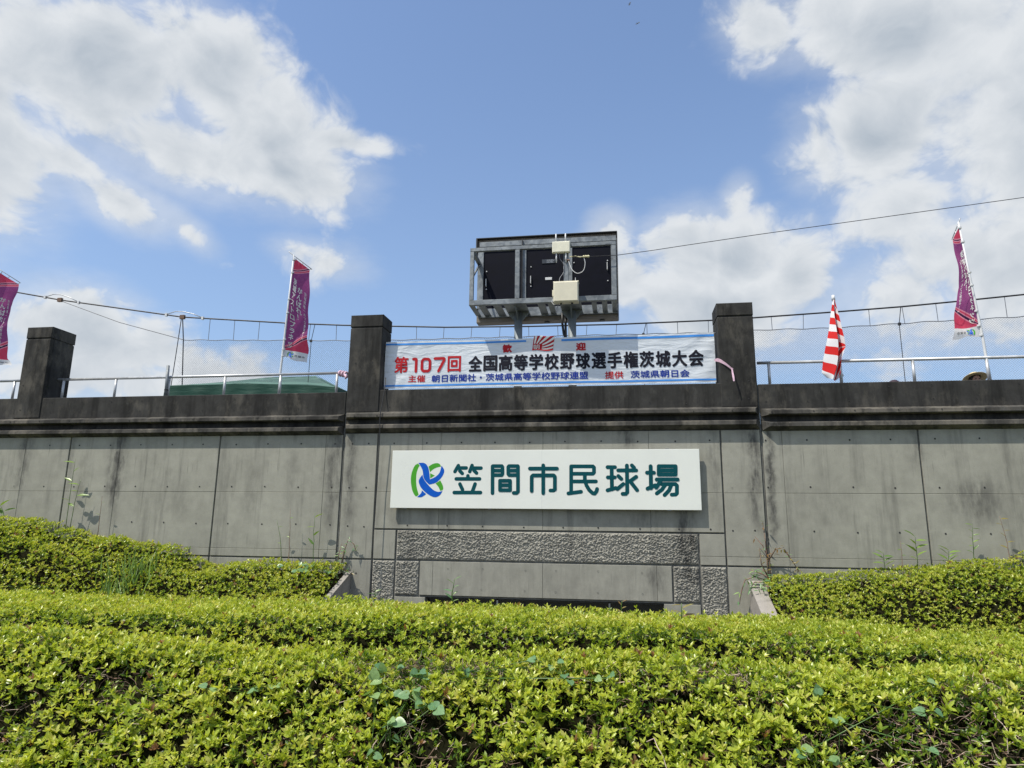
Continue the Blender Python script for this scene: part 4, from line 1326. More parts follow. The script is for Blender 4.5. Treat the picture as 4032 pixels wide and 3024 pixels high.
# ------------------------------------------------------------------ drooping red and white flag
rfl = thing('striped_flag', 'drooping red and white striped flag on a short grey pole', 'flag', (3.655, .345, 3.96))
MB().tube([(3.658, .36, 3.96), (3.650, .36, 4.40), (3.652, .36, 5.40), (3.645, .36, 5.54)], [.024, .024, .022, .024], 12).build('pole', M_PIPE, rfl, True)
MB().tube([(3.645, .36, 5.45), (3.644, .36, 5.55)], [.03, .026], 10).build('finial_tie', M_WHITEP, rfl, True)
ROWS = [(5.455, 3.628, 3.635, 3.648, 3.652, 3.650), (5.40, 3.607, 3.628, 3.650, 3.655, 3.652), (5.17, 3.552, 3.603, 3.632, 3.683, 3.660), (4.93, 3.503, 3.602, 3.640, 3.700, 3.665),
        (4.72, 3.448, 3.600, 3.640, 3.716, 3.668), (4.60, 3.414, 3.596, 3.632, 3.722, 3.67), (4.50, 3.390, 3.588, 3.622, 3.680, 3.66), (4.40, 3.364, 3.575, 3.610, 3.640, 3.65),
        (4.28, 3.345, 3.545, 3.585, 3.625, 3.64), (4.17, 3.322, 3.50, 3.56, 3.610, 3.635), (4.09, 3.40, 3.47, 3.54, 3.585, 3.62)]
DEP = (.24, .155, .30, .20, .34)
zz_ = [r[0] for r in ROWS][::-1]


def rf_pt(u, v):
    z = 5.455 + (4.09 - 5.455) * v
    xs__ = [float(np.interp(z, zz_, [r[k] for r in ROWS][::-1])) for k in range(1, 6)]
    p = u * 4
    i = min(3, int(p))
    f = p - i
    f = f * f * (3 - 2 * f)
    x = xs__[i] + (xs__[i + 1] - xs__[i]) * f
    y = DEP[i] + (DEP[i + 1] - DEP[i]) * f
    ysc = min(1, .2 + v * 1.5)
    zz2 = z - (.05 * math.sin(math.pi * min(1, u * 1.3)) * max(0, v - .75) * 4) + (.06 * (u > .75) * max(0, v - .8) * 5)
    return (x, .345 + (y - .345) * ysc, zz2)


b = MB().grid(rf_pt, 40, 70)
me = b.mesh('flag_cloth', ORIG[rfl.name], True)
at = me.attributes.new('band', 'FLOAT', 'POINT')
vals = []
for (u, v) in b.uv:
    z = 1.365 * v
    left = u < .3
    sl = .30 * (u / .25) * (.3 + .9 * v) if u < .25 else (.30 * (.3 + .9 * v) + (u - .25) * (1.6 if v < .62 else -3.2))
    vals.append(.15 + z / (.225 + .03 * v) + -sl * 1.0)
at.data.foreach_set('value', vals)
link('flag_cloth', me, M_RBFLAG, rfl)
for z in (4.155, 4.0):
    MB().tube([(3.62, .36, z - .01), (3.69, .36, z)], .03 if z < 4.1 else .028, 10).build('tie_band', M_WHITEP, rfl)


# ------------------------------------------------------------------ spectators behind the parapet
def skin_body(name, verts, edges, radii, mat, parent):
    me = bpy.data.meshes.new(name)
    o0 = ORIG[parent.name]
    me.from_pydata([tuple(Vector(v) - o0) for v in verts], edges, [])
    o = bpy.data.objects.new('tmp', me)
    COL.objects.link(o)
    o.modifiers.new('s', 'SKIN')
    sv = me.skin_vertices[0].data
    for i, r_ in enumerate(radii):
        sv[i].radius = r_ if isinstance(r_, tuple) else (r_, r_)
        sv[i].use_root = (i == 0)
    ss = o.modifiers.new('u', 'SUBSURF')
    ss.levels = ss.render_levels = 2
    dg = bpy.context.evaluated_depsgraph_get()
    m2 = bpy.data.meshes.new_from_object(o.evaluated_get(dg))
    bpy.data.objects.remove(o)
    m2.polygons.foreach_set('use_smooth', [True] * len(m2.polygons))
    m2.name = name
    return link(name, m2, mat, parent)


def lathe(mb, cx, cy, cz0, prof, n=24, sx=1.0, sy=1.0):
    i0 = len(mb.v)
    for r_, z in prof:
        for q in range(n):
            a = 2 * math.pi * q / n
            mb.v.append((cx + r_ * sx * math.cos(a), cy + r_ * sy * math.sin(a), cz0 + z))
    for k_ in range(len(prof) - 1):
        for q in range(n):
            a, c = i0 + k_ * n + q, i0 + k_ * n + (q + 1) % n
            mb.f.append((a, c, c + n, a + n))
    return mb


def person(lab, x, y, top, hat):
    fz = 2.6
    hz = top - .13
    H = hz - fz
    t = thing('person', lab, 'person', (x, y, fz))
    V_ = [(x, y, fz + H * .56), (x, y, fz + H * .70), (x, y, fz + H * .86), (x, y, fz + H * .92),
          (x - .09, y, fz + H * .52), (x - .10, y - .01, fz + H * .29), (x - .10, y + .02, fz + .07), (x - .10, y - .13, fz + .035),
          (x + .09, y, fz + H * .52), (x + .10, y - .01, fz + H * .29), (x + .10, y + .02, fz + .07), (x + .10, y - .13, fz + .035),
          (x - .19, y, fz + H * .85), (x - .23, y + .03, fz + H * .66), (x - .18, y - .14, fz + H * .58),
          (x + .19, y, fz + H * .85), (x + .23, y + .03, fz + H * .66), (x + .18, y - .14, fz + H * .58), (x, y - .01, fz + H * .97)]
    Ed = [(0, 1), (1, 2), (2, 3), (3, 18), (0, 4), (4, 5), (5, 6), (6, 7), (0, 8), (8, 9), (9, 10), (10, 11), (2, 12), (12, 13), (13, 14), (2, 15), (15, 16), (16, 17)]
    rad = [(.15, .10), (.14, .10), (.15, .10), .055, .085, .062, .045, .04, .085, .062, .045, .04, .06, .047, .036, .06, .047, .036, .05]
    skin_body('body', V_, Ed, rad, M_CLOTH, t)
    # head with brow, nose and chin shaping
    b = MB()
    n, mrows = 24, 16
    for j in range(mrows + 1):
        ph = math.pi * j / mrows
        for q in range(n):
            th = 2 * math.pi * q / n
            px, py_, pz = math.sin(ph) * math.sin(th), -math.sin(ph) * math.cos(th), math.cos(ph)
            sx_, sy_, szz = .073, .092, .112
            if pz < 0: sx_ *= 1 + .28 * pz * .8
            front = max(0, -py_)
            nose = .024 * math.exp(-((px / .16) ** 2) - ((pz + .12) / .2) ** 2) * front
            eye = -.008 * (math.exp(-((abs(px) - .38) / .16) ** 2 - ((pz - .08) / .12) ** 2)) * front
            b.v.append((x + px * sx_, y + py_ * (sy_ + nose + eye), hz + pz * szz))
    for j in range(mrows):
        for q in range(n):
            a, c = j * n + q, j * n + (q + 1) % n
            b.f.append((a, a + n, c + n, c))
    hd = b.build('head', M_SKIN, t, True)
    for sg in (-1, 1):
        lathe(MB(), x + sg * .029, y - .083, hz + .012, [(0, .009), (.007, .006), (.010, 0), (.007, -.006), (0, -.009)], 8).build('eye', M_HAIR, hd, True)
        lathe(MB(), x + sg * .074, y, hz - .005, [(0, .03), (.012, .02), (.014, 0), (.009, -.02), (0, -.03)], 8).build('ear', M_SKIN, hd, True)
    lathe(MB(), x, y + .012, hz + .012, [(.001, .112), (.05, .10), (.078, .06), (.084, .0), (.074, -.05), (.05, -.075)], 20, 1, 1.08).build('hair', M_HAIR, t, True)
    b = MB()
    b.grid(lambda u, v: (x + .064 * math.sin((u - .5) * 2.3), y - .012 - .098 * math.cos((u - .5) * 2.3) - .012 * math.exp(-((u - .5) / .2) ** 2) * math.sin(math.pi * v), hz - .022 - .075 * v), 12, 6)
    b.build('face_mask', M_MASKW, t, True)
    if hat == 'straw':
        b = MB()
        for cyc in range(1):
            lathe(b, x, y, hz + .045, [(.001, .088), (.045, .086), (.078, .07), (.092, .035), (.096, .012), (.12, .002), (.165, -.004), (.182, -.008), (.181, -.013), (.162, -.012), (.118, -.008), (.090, .0)], 32)
        b.build('straw_hat', M_STRAW, t, True)
        lathe(MB(), x, y, hz + .052, [(.0965, .004), (.0945, .03)], 32).build('hat_band', M_HAIR, t, True)
        for ch_ in t.children:
            if ch_.name.startswith(('straw_hat', 'hat_band')):
                tm_ = Matrix.Translation((0, 0, hz - fz + .02)) @ Matrix.Rotation(R(-24), 4, 'X') @ Matrix.Translation((0, 0, -(hz - fz + .02)))
                ch_.data.transform(tm_)
    else:
        b = MB()
        lathe(b, x, y + .01, hz + .03, [(.001, .103), (.04, .098), (.076, .072), (.094, .03), (.096, 0)], 24)
        b.build('cap', M_CAP, t, True)
        b = MB()
        b.grid(lambda u, v: (x + (u - .5) * .15 * (1 - .25 * v), y - .082 - .085 * v + .03 * (2 * u - 1) ** 2, hz + .032 - .02 * v - .01 * (2 * u - 1) ** 2), 8, 4)
        b.build('cap_brim', M_CAP, t, True)
    return t


person('person in a wide straw hat and white mask looking over the right parapet', 5.815, .62, 4.205, 'straw')
person('person in a dark cap barely showing over the right parapet', 4.60, .70, 4.125, 'cap')


# ------------------------------------------------------------------ foliage
def leaf_batch(P, D, U, L, Wd, tint, hi=True, curl=.12):
    """P base, D axis, U face normal, L length, Wd half-width -> verts, tris, tints"""
    n = len(P)
    S = np.cross(D, U)
    S /= np.linalg.norm(S, axis=1, keepdims=True) + 1e-9
    L, Wd = L[:, None], Wd[:, None]
    def pt(t, w, h): return P + D * (L * t) + S * (Wd * w) + U * (L * h)
    if hi:
        pts = [pt(0, 0, 0), pt(.52, 0, -.035), pt(1, 0, -curl), pt(.30, .80, .05), pt(.66, .86, .03 - curl * .4), pt(.30, -.80, .05), pt(.66, -.86, .03 - curl * .4)]
        tri = np.array([(0, 1, 3), (3, 1, 4), (4, 1, 2), (0, 5, 1), (5, 6, 1), (6, 2, 1)])
    else:
        pts = [pt(0, 0, 0), pt(.5, 0, -.03), pt(1, 0, -curl), pt(.48, 1, .05), pt(.48, -1, .05)]
        tri = np.array([(0, 1, 3), (3, 1, 2), (0, 4, 1), (4, 2, 1)])
    m_ = len(pts)
    V = np.stack(pts, 1).reshape(-1, 3)
    T = (tri[None] + (np.arange(n) * m_)[:, None, None]).reshape(-1, 3)
    return V, T, np.repeat(tint, m_)


def unit(a): return a / (np.linalg.norm(a, axis=1, keepdims=True) + 1e-9)


def whorls(C, A, size, nl, tint, hi, spread=(.35, 1.0), wr=.19):
    """whorls of leaves at C along axis A"""
    n = len(C)
    ref = rng.normal(size=(n, 3))
    X = unit(np.cross(A, ref))
    Yv = np.cross(A, X)
    Vs, Ts, Cs = [], [], []
    off = 0
    for k_ in range(nl):
        an = 2 * math.pi * k_ / nl + rng.uniform(-.5, .5, n)
        rad = X * np.cos(an)[:, None] + Yv * np.sin(an)[:, None]
        sp = rng.uniform(*spread, n) if k_ < nl - 1 else rng.uniform(.05, .5, n)
        D = unit(A * np.cos(sp)[:, None] + rad * np.sin(sp)[:, None] + rng.normal(0, .12, (n, 3)))
        U = unit(A - D * (A * D).sum(1)[:, None] + rng.normal(0, .18, (n, 3)))
        U = unit(U - D * (U * D).sum(1)[:, None])
        L = size * rng.uniform(.65, 1.15, n)
        keep = rng.random(n) < .93
        base = C - A * (rng.uniform(0, .3, n) * size)[:, None]
        V, T, c_ = leaf_batch(base[keep], D[keep], U[keep], L[keep], (L * wr * rng.uniform(.8, 1.2, n))[keep],
                              np.where(tint > .94, tint, np.clip(tint + rng.normal(0, .09, n), 0, .90))[keep], hi, .14)
        Vs.append(V); Ts.append(T + off); Cs.append(c_)
        off += len(V)
    return np.concatenate(Vs), np.concatenate(Ts), np.concatenate(Cs)


def smooth01(a, b_, x):
    t_ = np.clip((x - a) / (b_ - a), 0, 1)
    return t_ * t_ * (3 - 2 * t_)


def hedge(t, zf, x0, x1, y0, y1, dens, size, hi, mat, nl=6, inside=None, gaps=.5, seed=1, twigs=600, under=.6, grid_step=.06):
    """shrub mass over the height field zf: twig core coloured dark for inner shade, twigs, leaf whorls over and under the surface"""
    o = np.array(ORIG[t.name])
    def normal(x, y):
        e = .02
        n_ = np.stack([-(zf(x + e, y) - zf(x - e, y)) / (2 * e), -(zf(x, y + e) - zf(x, y - e)) / (2 * e), np.ones_like(x)], -1)
        return n_
    nx, ny = int((x1 - x0) / grid_step), int((y1 - y0) / grid_step)
    X, Yv = np.meshgrid(np.linspace(x0, x1, nx + 1), np.linspace(y0, y1, ny + 1))
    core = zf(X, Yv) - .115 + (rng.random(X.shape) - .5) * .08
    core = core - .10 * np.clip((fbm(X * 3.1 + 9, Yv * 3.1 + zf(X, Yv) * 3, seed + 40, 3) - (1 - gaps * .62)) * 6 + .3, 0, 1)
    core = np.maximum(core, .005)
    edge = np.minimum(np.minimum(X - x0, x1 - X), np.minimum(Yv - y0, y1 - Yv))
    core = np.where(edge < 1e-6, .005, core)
    idx = np.arange((nx + 1) * (ny + 1)).reshape(ny + 1, nx + 1)
    Q = np.stack([idx[:-1, :-1], idx[:-1, 1:], idx[1:, 1:], idx[1:, :-1]], -1).reshape(-1, 4)
    ins = np.ones(len(Q), bool)
    if inside is not None:
        ins = inside(X, Yv)[:-1, :-1].reshape(-1)
    V = np.stack([X, Yv, core], -1).reshape(-1, 3) - o
    link('twig_core', np_mesh('twig_core', V, Q[ins]), M_CORESHADE, t)['kind'] = 'stuff'
    # whorls, sampled by true surface area
    cand = int((x1 - x0) * (y1 - y0) * dens * 3.2)
    x, y = rng.uniform(x0, x1, cand), rng.uniform(y0, y1, cand)
    N = normal(x, y)
    ln = np.linalg.norm(N, axis=1)
    keep = rng.random(cand) < np.clip(ln, 1, 3.2) / 3.2
    if inside is not None: keep &= inside(x, y)
    g_ = fbm(x * 3.1 + 9, y * 3.1 + zf(x, y) * 3, seed + 40, 3)
    g2 = fbm(x * 9 + 3, y * 9 + zf(x, y) * 9, seed + 50, 2)
    gl = gaps + (.16 * smooth01(-8.12, -8.35, y) if t.name == 'front_hedge' else 0)
    bare = np.clip((g_ - (1 - gl * .62)) * 7, 0, .85)
    keep_u = keep & (rng.random(cand) < np.where(bare > .3, .75, .5 * under))
    keep &= rng.random(cand) > bare
    keep &= (g2 > .25) | (rng.random(cand) < .5)
    xu, yu, Nu, bu = x[keep_u], y[keep_u], N[keep_u] / ln[keep_u][:, None], bare[keep_u]
    x, y, N, ln, g_ = x[keep], y[keep], N[keep], ln[keep], g_[keep]
    Nn = N / ln[:, None]
    C = np.stack([x, y, zf(x, y)], -1)
    h = rng.normal(0, .016, len(x)) + (g2[keep] - .5) * .05
    C = C + Nn * h[:, None]
    up = np.array([0, 0, 1.0])
    A = unit(Nn * .75 + up * .55 + rng.normal(0, .30, C.shape))
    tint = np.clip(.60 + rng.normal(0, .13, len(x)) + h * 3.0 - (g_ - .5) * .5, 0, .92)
    odd = rng.random(len(x))
    tint = np.where(odd < .018, .97, tint)
    sz = size * rng.uniform(.75, 1.2, len(x))
    V, T, c_ = whorls(C, A, sz, nl, tint, hi)
    parts_ = [(V, T, c_)]
    # older leaves below
    nu_ = len(xu)
    Cu = np.stack([xu, yu, zf(xu, yu)], -1) - Nu * (rng.uniform(.025, .08, nu_) + .03 * (bu > .3))[:, None] + rng.normal(0, .012, (nu_, 3))
    Au = unit(Nu * .6 + np.array([0, 0, .5]) + rng.normal(0, .5, Cu.shape))
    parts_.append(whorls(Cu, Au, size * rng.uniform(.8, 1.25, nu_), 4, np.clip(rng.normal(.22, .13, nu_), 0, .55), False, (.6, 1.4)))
    off = 0
    VV, TT, CC = [], [], []
    for V, T, c_ in parts_:
        VV.append(V); TT.append(T + off); CC.append(c_)
        off += len(V)
    fo = link('foliage', np_mesh('foliage', np.concatenate(VV) - o, np.concatenate(TT), np.concatenate(CC)), mat, t)
    fo['kind'] = 'stuff'
    # bare twigs
    b = MB()
    bd = MB()
    tx = rng.uniform(x0 + .1, x1 - .1, twigs * 4)
    ty = rng.uniform(y0 + .05, y1 - .05, twigs * 4)
    gg = fbm(tx * 3.1 + 9, ty * 3.1 + zf(tx, ty) * 3, seed + 40, 3)
    okk = (rng.random(len(tx)) < np.clip((gg - .42) * 6, .08, 1))
    if inside is not None: okk &= inside(tx, ty)
    tx, ty = tx[okk][:twigs], ty[okk][:twigs]
    tn_ = normal(tx, ty)
    tn_ = unit(tn_)
    tzv = zf(tx, ty)
    for i in range(len(tx)):
        nrm = Vector(tn_[i])
        p0 = Vector((tx[i], ty[i], tzv[i])) - nrm * random.uniform(.05, .09)
        d_ = (nrm * random.uniform(.3, 1.0) + Vector((random.gauss(0, 1), random.gauss(0, 1), random.gauss(0, .5)))).normalized()
        Ln = random.uniform(.05, .14) * size / .035
        pts_ = [p0]
        for q in range(3):
            d_ = (d_ + Vector((random.gauss(0, .45), random.gauss(0, .45), random.gauss(0, .45)))).normalized()
            p1 = pts_[-1] + d_ * Ln * .36
            top_ = float(tzv[i]) + .004
            if p1.z > top_: p1.z = top_
            pts_.append(p1)
        r0_ = random.uniform(.0011, .0019)
        (bd if random.random() < .35 else b).tube(pts_, [r0_, r0_ * .9, r0_ * .75, r0_ * .45], 3, False)
    for bb, mm in ((b, M_BARK), (bd, M_DEAD)):
        if bb.v:
            bb.build('twigs', mm, t)['kind'] = 'stuff'
    return C, Nn


def z_front(x, y):
    d = np.clip(-8.02 - y, 0, None)
    z = .985 - 1.10 * d ** 1.35
    gapf = 1 - smooth01(-.1, 1.0, x)
    z = z - (.03 * smooth01(-8.0, -7.8, y) + .22 * smooth01(-7.88, -7.70, y)) * (.25 + .75 * gapf)
    z = z + (fbm(x * 1.1, y * 1.6, 3, 3) - .5) * .16 + (fbm(x * 4, y * 4, 8, 2) - .5) * .05
    z = z - .012 * np.clip(x - 1, 0, 5)
    return np.maximum(z, .03)


def z_mid(x, y):
    d = np.clip(-7.40 - y, 0, None)
    gapf = 1 - smooth01(-.1, 1.0, x)
    z = 1.035 - .045 * smooth01(-7.25, -6.0, y) - 2.6 * d ** 1.2 * (.35 + .65 * gapf)
    z = z - .6 * np.clip(y + 6.05, 0, None) ** 1.2
    z = z + (fbm(x * .9 + 4, y * 1.4, 13, 3) - .5) * .10 + (fbm(x * 4, y * 4, 18, 2) - .5) * .04
    z = z - .035 * np.clip(x - .2, 0, 6) - .01 * np.clip(-x - 3, 0, 5)
    return np.maximum(z, .03)


LT = [(-19.5, 2.0), (-13, 1.80), (-11.38, 1.73), (-10.1, 1.66), (-9.68, 1.56), (-9.14, 1.42), (-8.36, 1.31), (-7.54, 1.19), (-6.94, 1.05), (-6.2, 1.02), (-4.7, 1.0)]
RT = [(2.0, .88), (2.53, .98), (3.3, 1.04), (3.82, 1.09), (4.53, 1.15), (5.19, 1.20), (5.79, 1.26), (8, 1.5), (13.8, 1.9)]


def z_left(x, y):
    top = np.interp(x, *zip(*LT)) - .05
    z = top - .36 * np.clip(-.35 - y, 0, None) - .15 * smooth01(-1.3, -1.5, y) * smooth01(-5.5, -7, x) + .06 * np.exp(-((y + 1.15) / .3) ** 2)
    z = z + (fbm(x * 1.3, y * 1.5, 23, 3) - .5) * .42 + (fbm(x * 4, y * 4, 28, 2) - .5) * .06 - .03
    lim = .84 - .40 * (-y) + .16 + .6 * np.clip(-4.75 - x, 0, None)
    z = np.minimum(z, np.where(x > -5.6, lim, 9))
    return np.maximum(z, .05)


def z_right(x, y):
    top = np.interp(x, *zip(*RT)) - .05
    ter = smooth01(2.9, 3.8, x)
    z = top - .30 * np.clip(-.25 - y, 0, None) - ter * .24 * smooth01(-1.2, -1.40, y) + ter * .05 * np.exp(-((y + 1.0) / .35) ** 2)
    z = z + (fbm(x * 1.2, y * 1.5, 33, 3) - .5) * .34 + (fbm(x * 4, y * 4, 38, 2) - .5) * .05
    lim = .84 - .40 * (-y) + .12 + .7 * np.clip(x - 2.15, 0, None)
    z = np.minimum(z, np.where(x < 3.0, lim, 9))
    return np.maximum(z, .05)


hf = thing('front_hedge', 'clipped azalea hedge filling the bottom foreground', 'hedge', (-.5, -8.4, 0))
Cf, Nf = hedge(hf, z_front, -4.6, 4.0, -9.15, -7.66, 1800, .0315, True, M_LEAF, 6, gaps=.57, seed=5, twigs=9000, under=1.0, grid_step=.03)
hm = thing('rear_hedge', 'flat topped azalea hedge just behind the foreground hedge', 'hedge', (-1.5, -6.7, 0))
hedge(hm, z_mid, -7.0, 5.6, -7.68, -5.75, 1350, .0295, False, M_LEAF, 6, gaps=.40, seed=9, twigs=2500, under=.8, grid_step=.06)
hl = thing('shrub_bank', 'sloping bank of azalea shrubs against the wall on the left', 'shrubs', (-9, -1.6, 0), 'azalea shrub banks below the wall')
hedge(hl, z_left, -17, -4.54, -5.6, -.03, 500, .046, False, M_LEAFB, 6, gaps=.52, seed=21, twigs=1500, under=.9, grid_step=.10,
      inside=lambda x, y: (x < -4.60 + .04 * np.sin(y * 5)))
hr = thing('shrub_bank', 'sloping bank of azalea shrubs against the wall on the right', 'shrubs', (5.5, -1.6, 0), 'azalea shrub banks below the wall')
hedge(hr, z_right, 2.0, 12, -5.6, -.03, 560, .043, False, M_LEAFB, 6, gaps=.42, seed=31, twigs=1300, under=.9, grid_step=.10,
      inside=lambda x, y: (x > 2.115))

# the largest sprigs of the front hedge, one object each
protos = []
for k_ in range(7):
    V, T, c_ = whorls(np.zeros((1, 3)), np.array([[0, 0, 1.0]]), np.array([.040]), 7, np.array([.52 + .06 * k_]), True)
    V2, T2, c2_ = whorls(np.array([[0, 0, -.022]]), np.array([[0, 0, 1.0]]), np.array([.043]), 5, np.array([.36 + .04 * k_]), True, (.8, 1.3))
    me = np_mesh('leaf_sprig', np.concatenate([V, V2]), np.concatenate([T, T2 + len(V)]), np.concatenate([c_, c2_]))
    me.materials.append(M_LEAF)
    protos.append(me)
sel = np.where((Cf[:, 1] < -8.0) & (Cf[:, 1] > -8.62) & (Cf[:, 0] > -2.9) & (Cf[:, 0] < 2.0))[0]
rng.shuffle(sel)
sel = sel[:295]
for i in sel:
    o = bpy.data.objects.new('leaf_sprig', random.choice(protos))
    COL.objects.link(o)
    o.parent = hf
    p = Vector(Cf[i]) + Vector(Nf[i]) * random.uniform(.008, .022) - ORIG[hf.name]
    ax = (Vector(Nf[i]) * .6 + Vector((random.gauss(0, .25), random.gauss(0, .25), .65))).normalized()
    o.location = p
    o.rotation_euler = (ax.to_track_quat('Z', 'Y').to_matrix() @ Matrix.Rotation(random.uniform(0, 6.28), 3, 'Z')).to_euler()
    s_ = random.uniform(.8, 1.2)
    o.scale = (s_, s_, s_)
# a few bare crooked branches in the front hedge
for i in range(60):
    x, y = random.uniform(-2.6, 1.9), random.uniform(-8.62, -8.0)
    z = float(z_front(np.array([x]), np.array([y]))[0])
    p = Vector((x, y - .01, z - .03))
    pts = [p.copy()]
    d_ = Vector((random.gauss(0, 1), random.gauss(-.2, .3), random.gauss(0, .35))).normalized()
    for q in range(5):
        d_ = (d_ + Vector((random.gauss(0, .35), random.gauss(0, .25), random.gauss(0, .3)))).normalized()
        p = p + d_ * .035
        zt_ = float(z_front(np.array([p.x]), np.array([p.y]))[0])
        p.z = min(max(p.z, zt_ - .05), zt_ + .006)
        pts.append(p.copy())
    MB().tube(pts, [.0028, .0025, .0022, .0018, .0014, .001], 5).build('branch', M_DEAD if i % 3 else M_BARK, hf, True)


# ---- broad vine leaves, weeds, grasses
def broad_leaf(size, lobes=1):
    """heart-shaped leaf in its own plane: x width, y length"""
    pts = [(0, 0), (.22, -.10), (.46, .02), (.52, .28), (.40, .58), (.20, .82), (0, 1.0), (-.20, .82), (-.40, .58), (-.52, .28), (-.46, .02), (-.22, -.10)]
    V = [(x * size, y * size, .10 * size * abs(x) * 2 - .12 * size * y * y) for x, y in pts] + [(0, .45 * size, -.02 * size)]
    T = [(i, (i + 1) % 12, 12) for i in range(12)]
    return np.array(V), np.array(T)


def long_leaf(size, wr=.16):
    pts = [(0, 0), (wr * .8, .22), (wr, .45), (wr * .6, .75), (0, 1), (-wr * .6, .75), (-wr, .45), (-wr * .8, .22)]
    V = [(x * size, y * size, .25 * size * abs(x) - .22 * size * y * y) for x, y in pts] + [(0, .45 * size, -.06 * size)]
    T = [(i, (i + 1) % 8, 8) for i in range(8)]
    return np.array(V), np.array(T)


LEAFM = {}


def leaf_obj(kind, size, tint, mat, parent, pos, d, up=None, name='leaf'):
    key = (kind, round(size, 2), round(tint, 1), mat.name)
    if key not in LEAFM:
        V, T = (broad_leaf(size) if kind == 'broad' else long_leaf(size, .028 if kind == 'blade' else .13))
        me = np_mesh('leaf', V, T, np.full(len(V), round(tint, 1)))
        me.materials.append(mat)
        LEAFM[key] = me
    o = bpy.data.objects.new(name, LEAFM[key])
    COL.objects.link(o)
    o.parent = parent
    d = Vector(d).normalized()
    up = Vector(up or (random.gauss(0, .3), random.gauss(-.5, .3), 1))
    xx = d.cross(up).normalized()
    zz = xx.cross(d)
    m_ = Matrix((xx, d, zz)).transposed()
    o.rotation_euler = m_.to_euler()
    o.location = Vector(pos) - ORIG[parent.name]
    return o


def vine(lab, spots, zf, size, mat=M_VINE):
    p0 = spots[0]
    base = (p0[0], p0[1], float(zf(np.array([p0[0]]), np.array([p0[1]]))[0]) - .1)
    t = thing('climbing_vine', lab, 'vine', base)
    prev = None
    pts = []
    for (x, y) in spots:
        z = float(zf(np.array([x]), np.array([y]))[0]) + .012
        pts.append((x, y, z))
    MB().tube([(base[0], base[1], base[2])] + pts, .0025, 5).build('stem', M_GRASS, t, True)
    for (x, y, z) in pts:
        for q in range(2):
            d = (random.gauss(0, 1), -.5 + random.gauss(0, .5), random.gauss(.1, .4))
            leaf_obj('broad', size * random.choice((.7, .85, 1.0)), random.choice((.1, .3, .5, .8)), mat, t, (x + random.gauss(0, .02), y + random.gauss(0, .015) - .01, z + random.uniform(.0, .02)), d, (random.gauss(0, .4), -.6, 1))
    return t


vine('broad leaved vine trailing over the foreground hedge left of centre', [(-1.02 + random.gauss(0, .09), -8.14 - random.uniform(-.02, .30)) for _ in range(14)], z_front, .055)
vine('pair of broad vine leaves on the foreground hedge at far left', [(-1.75 + random.gauss(0, .08), -8.20 - random.uniform(0, .1)) for _ in range(3)], z_front, .05)
vine('broad leaved vine lying on the foreground hedge at lower right', [(.98 + random.gauss(0, .14), -8.15 - random.uniform(-.05, .3)) for _ in range(7)], z_front, .05)
vine('bluish vine leaves on the foreground hedge below the name board', [(-.33 + random.gauss(0, .2), -7.98 - random.uniform(0, .2)) for _ in range(6)], z_front, .042)
vine('pale vine leaves on the left shrubs beside the wing wall', [(-5.15 + random.gauss(0, .25), -.35 - random.uniform(0, .6)) for _ in range(9)], z_left, .11)
vine('large leaved vine on the right shrubs near the right edge', [(4.15 + random.gauss(0, .28), -3.2 - random.uniform(0, .7)) for _ in range(10)], z_right, .13)


def stalk(lab, x, y, zb_, zt_, kind, lean=0.0, leaves=6, mat=M_GRASS, size=.16):
    t = thing('weed', lab, 'weed', (x, y, zb_ - .15), 'tall weeds growing along the foot of the wall')
    h = zt_ - zb_
    pts = [(x + lean * (q / 6) ** 2 + random.gauss(0, .004), y - .02 * q / 6, zb_ - .12 + (h + .12) * q / 6) for q in range(7)]
    MB().tube(pts, [.007, .006, .0055, .005, .004, .003, .002], 5).build('stem', M_GRASS if kind != 'dry' else M_BARK, t, True)
    for k_ in range(leaves):
        f = .35 + .65 * (k_ + .5) / leaves
        i = min(5, int(f * 6))
        p = Vector(pts[i]).lerp(Vector(pts[i + 1]), f * 6 - i)
        sd = 1 if k_ % 2 else -1
        d = (sd * random.uniform(.5, 1), random.uniform(-.5, .1), random.uniform(.1, .9))
        leaf_obj('long', (size * .8 if kind == 'grass' else size) * random.choice((.8, 1, 1.1)), random.choice((.2, .6, .9)), mat, t, tuple(p), d)
    return t


stalk('tallest reed stalk with a leafy tip, far left against the wall', -9.965, -.16, 1.58, 2.77, 'grass', .02, 5, size=.22)
stalk('reed beside the tallest stalk with one drooping leaf', -9.86, -.17, 1.60, 2.38, 'grass', .10, 3, size=.30)
stalk('thin bare stalk left of the third wall joint', -9.30, -.15, 1.50, 2.08, 'dry', .0, 2, size=.07)
stalk('thin straight stalk on the left bank, middle of the last bay', -5.62, -.15, 1.0, 1.89, 'dry', -.02, 2, size=.07)
stalk('thin curving stalk left of the straight one in the last bay', -5.74, -.16, 1.0, 1.70, 'grass', -.14, 2, size=.10)
stalk('stalk with narrow leaves just left of the joint by the left pillar', -5.17, -.16, 1.0, 1.81, 'grass', -.02, 4, size=.20)
stalk('arching grass at the far left edge above the shrubs', -11.2, -.2, 1.68, 1.97, 'grass', -.2, 5, size=.30)
stalk('broad leaved weed on the right beside the wall groove', 4.33, -.17, 1.10, 1.57, 'long', .0, 7, size=.20)
stalk('thin stem with small tips left of the broad leaved weed', 4.13, -.16, 1.08, 1.48, 'dry', -.01, 4, size=.06)
stalk('tall reddish stem with forked tip at far right', 5.60, -.16, 1.20, 1.86, 'dry', -.08, 6, M_AUTUMN, .10)
stalk('slender leafy stem second from the right', 5.11, -.16, 1.17, 1.75, 'long', .03, 9, size=.10)
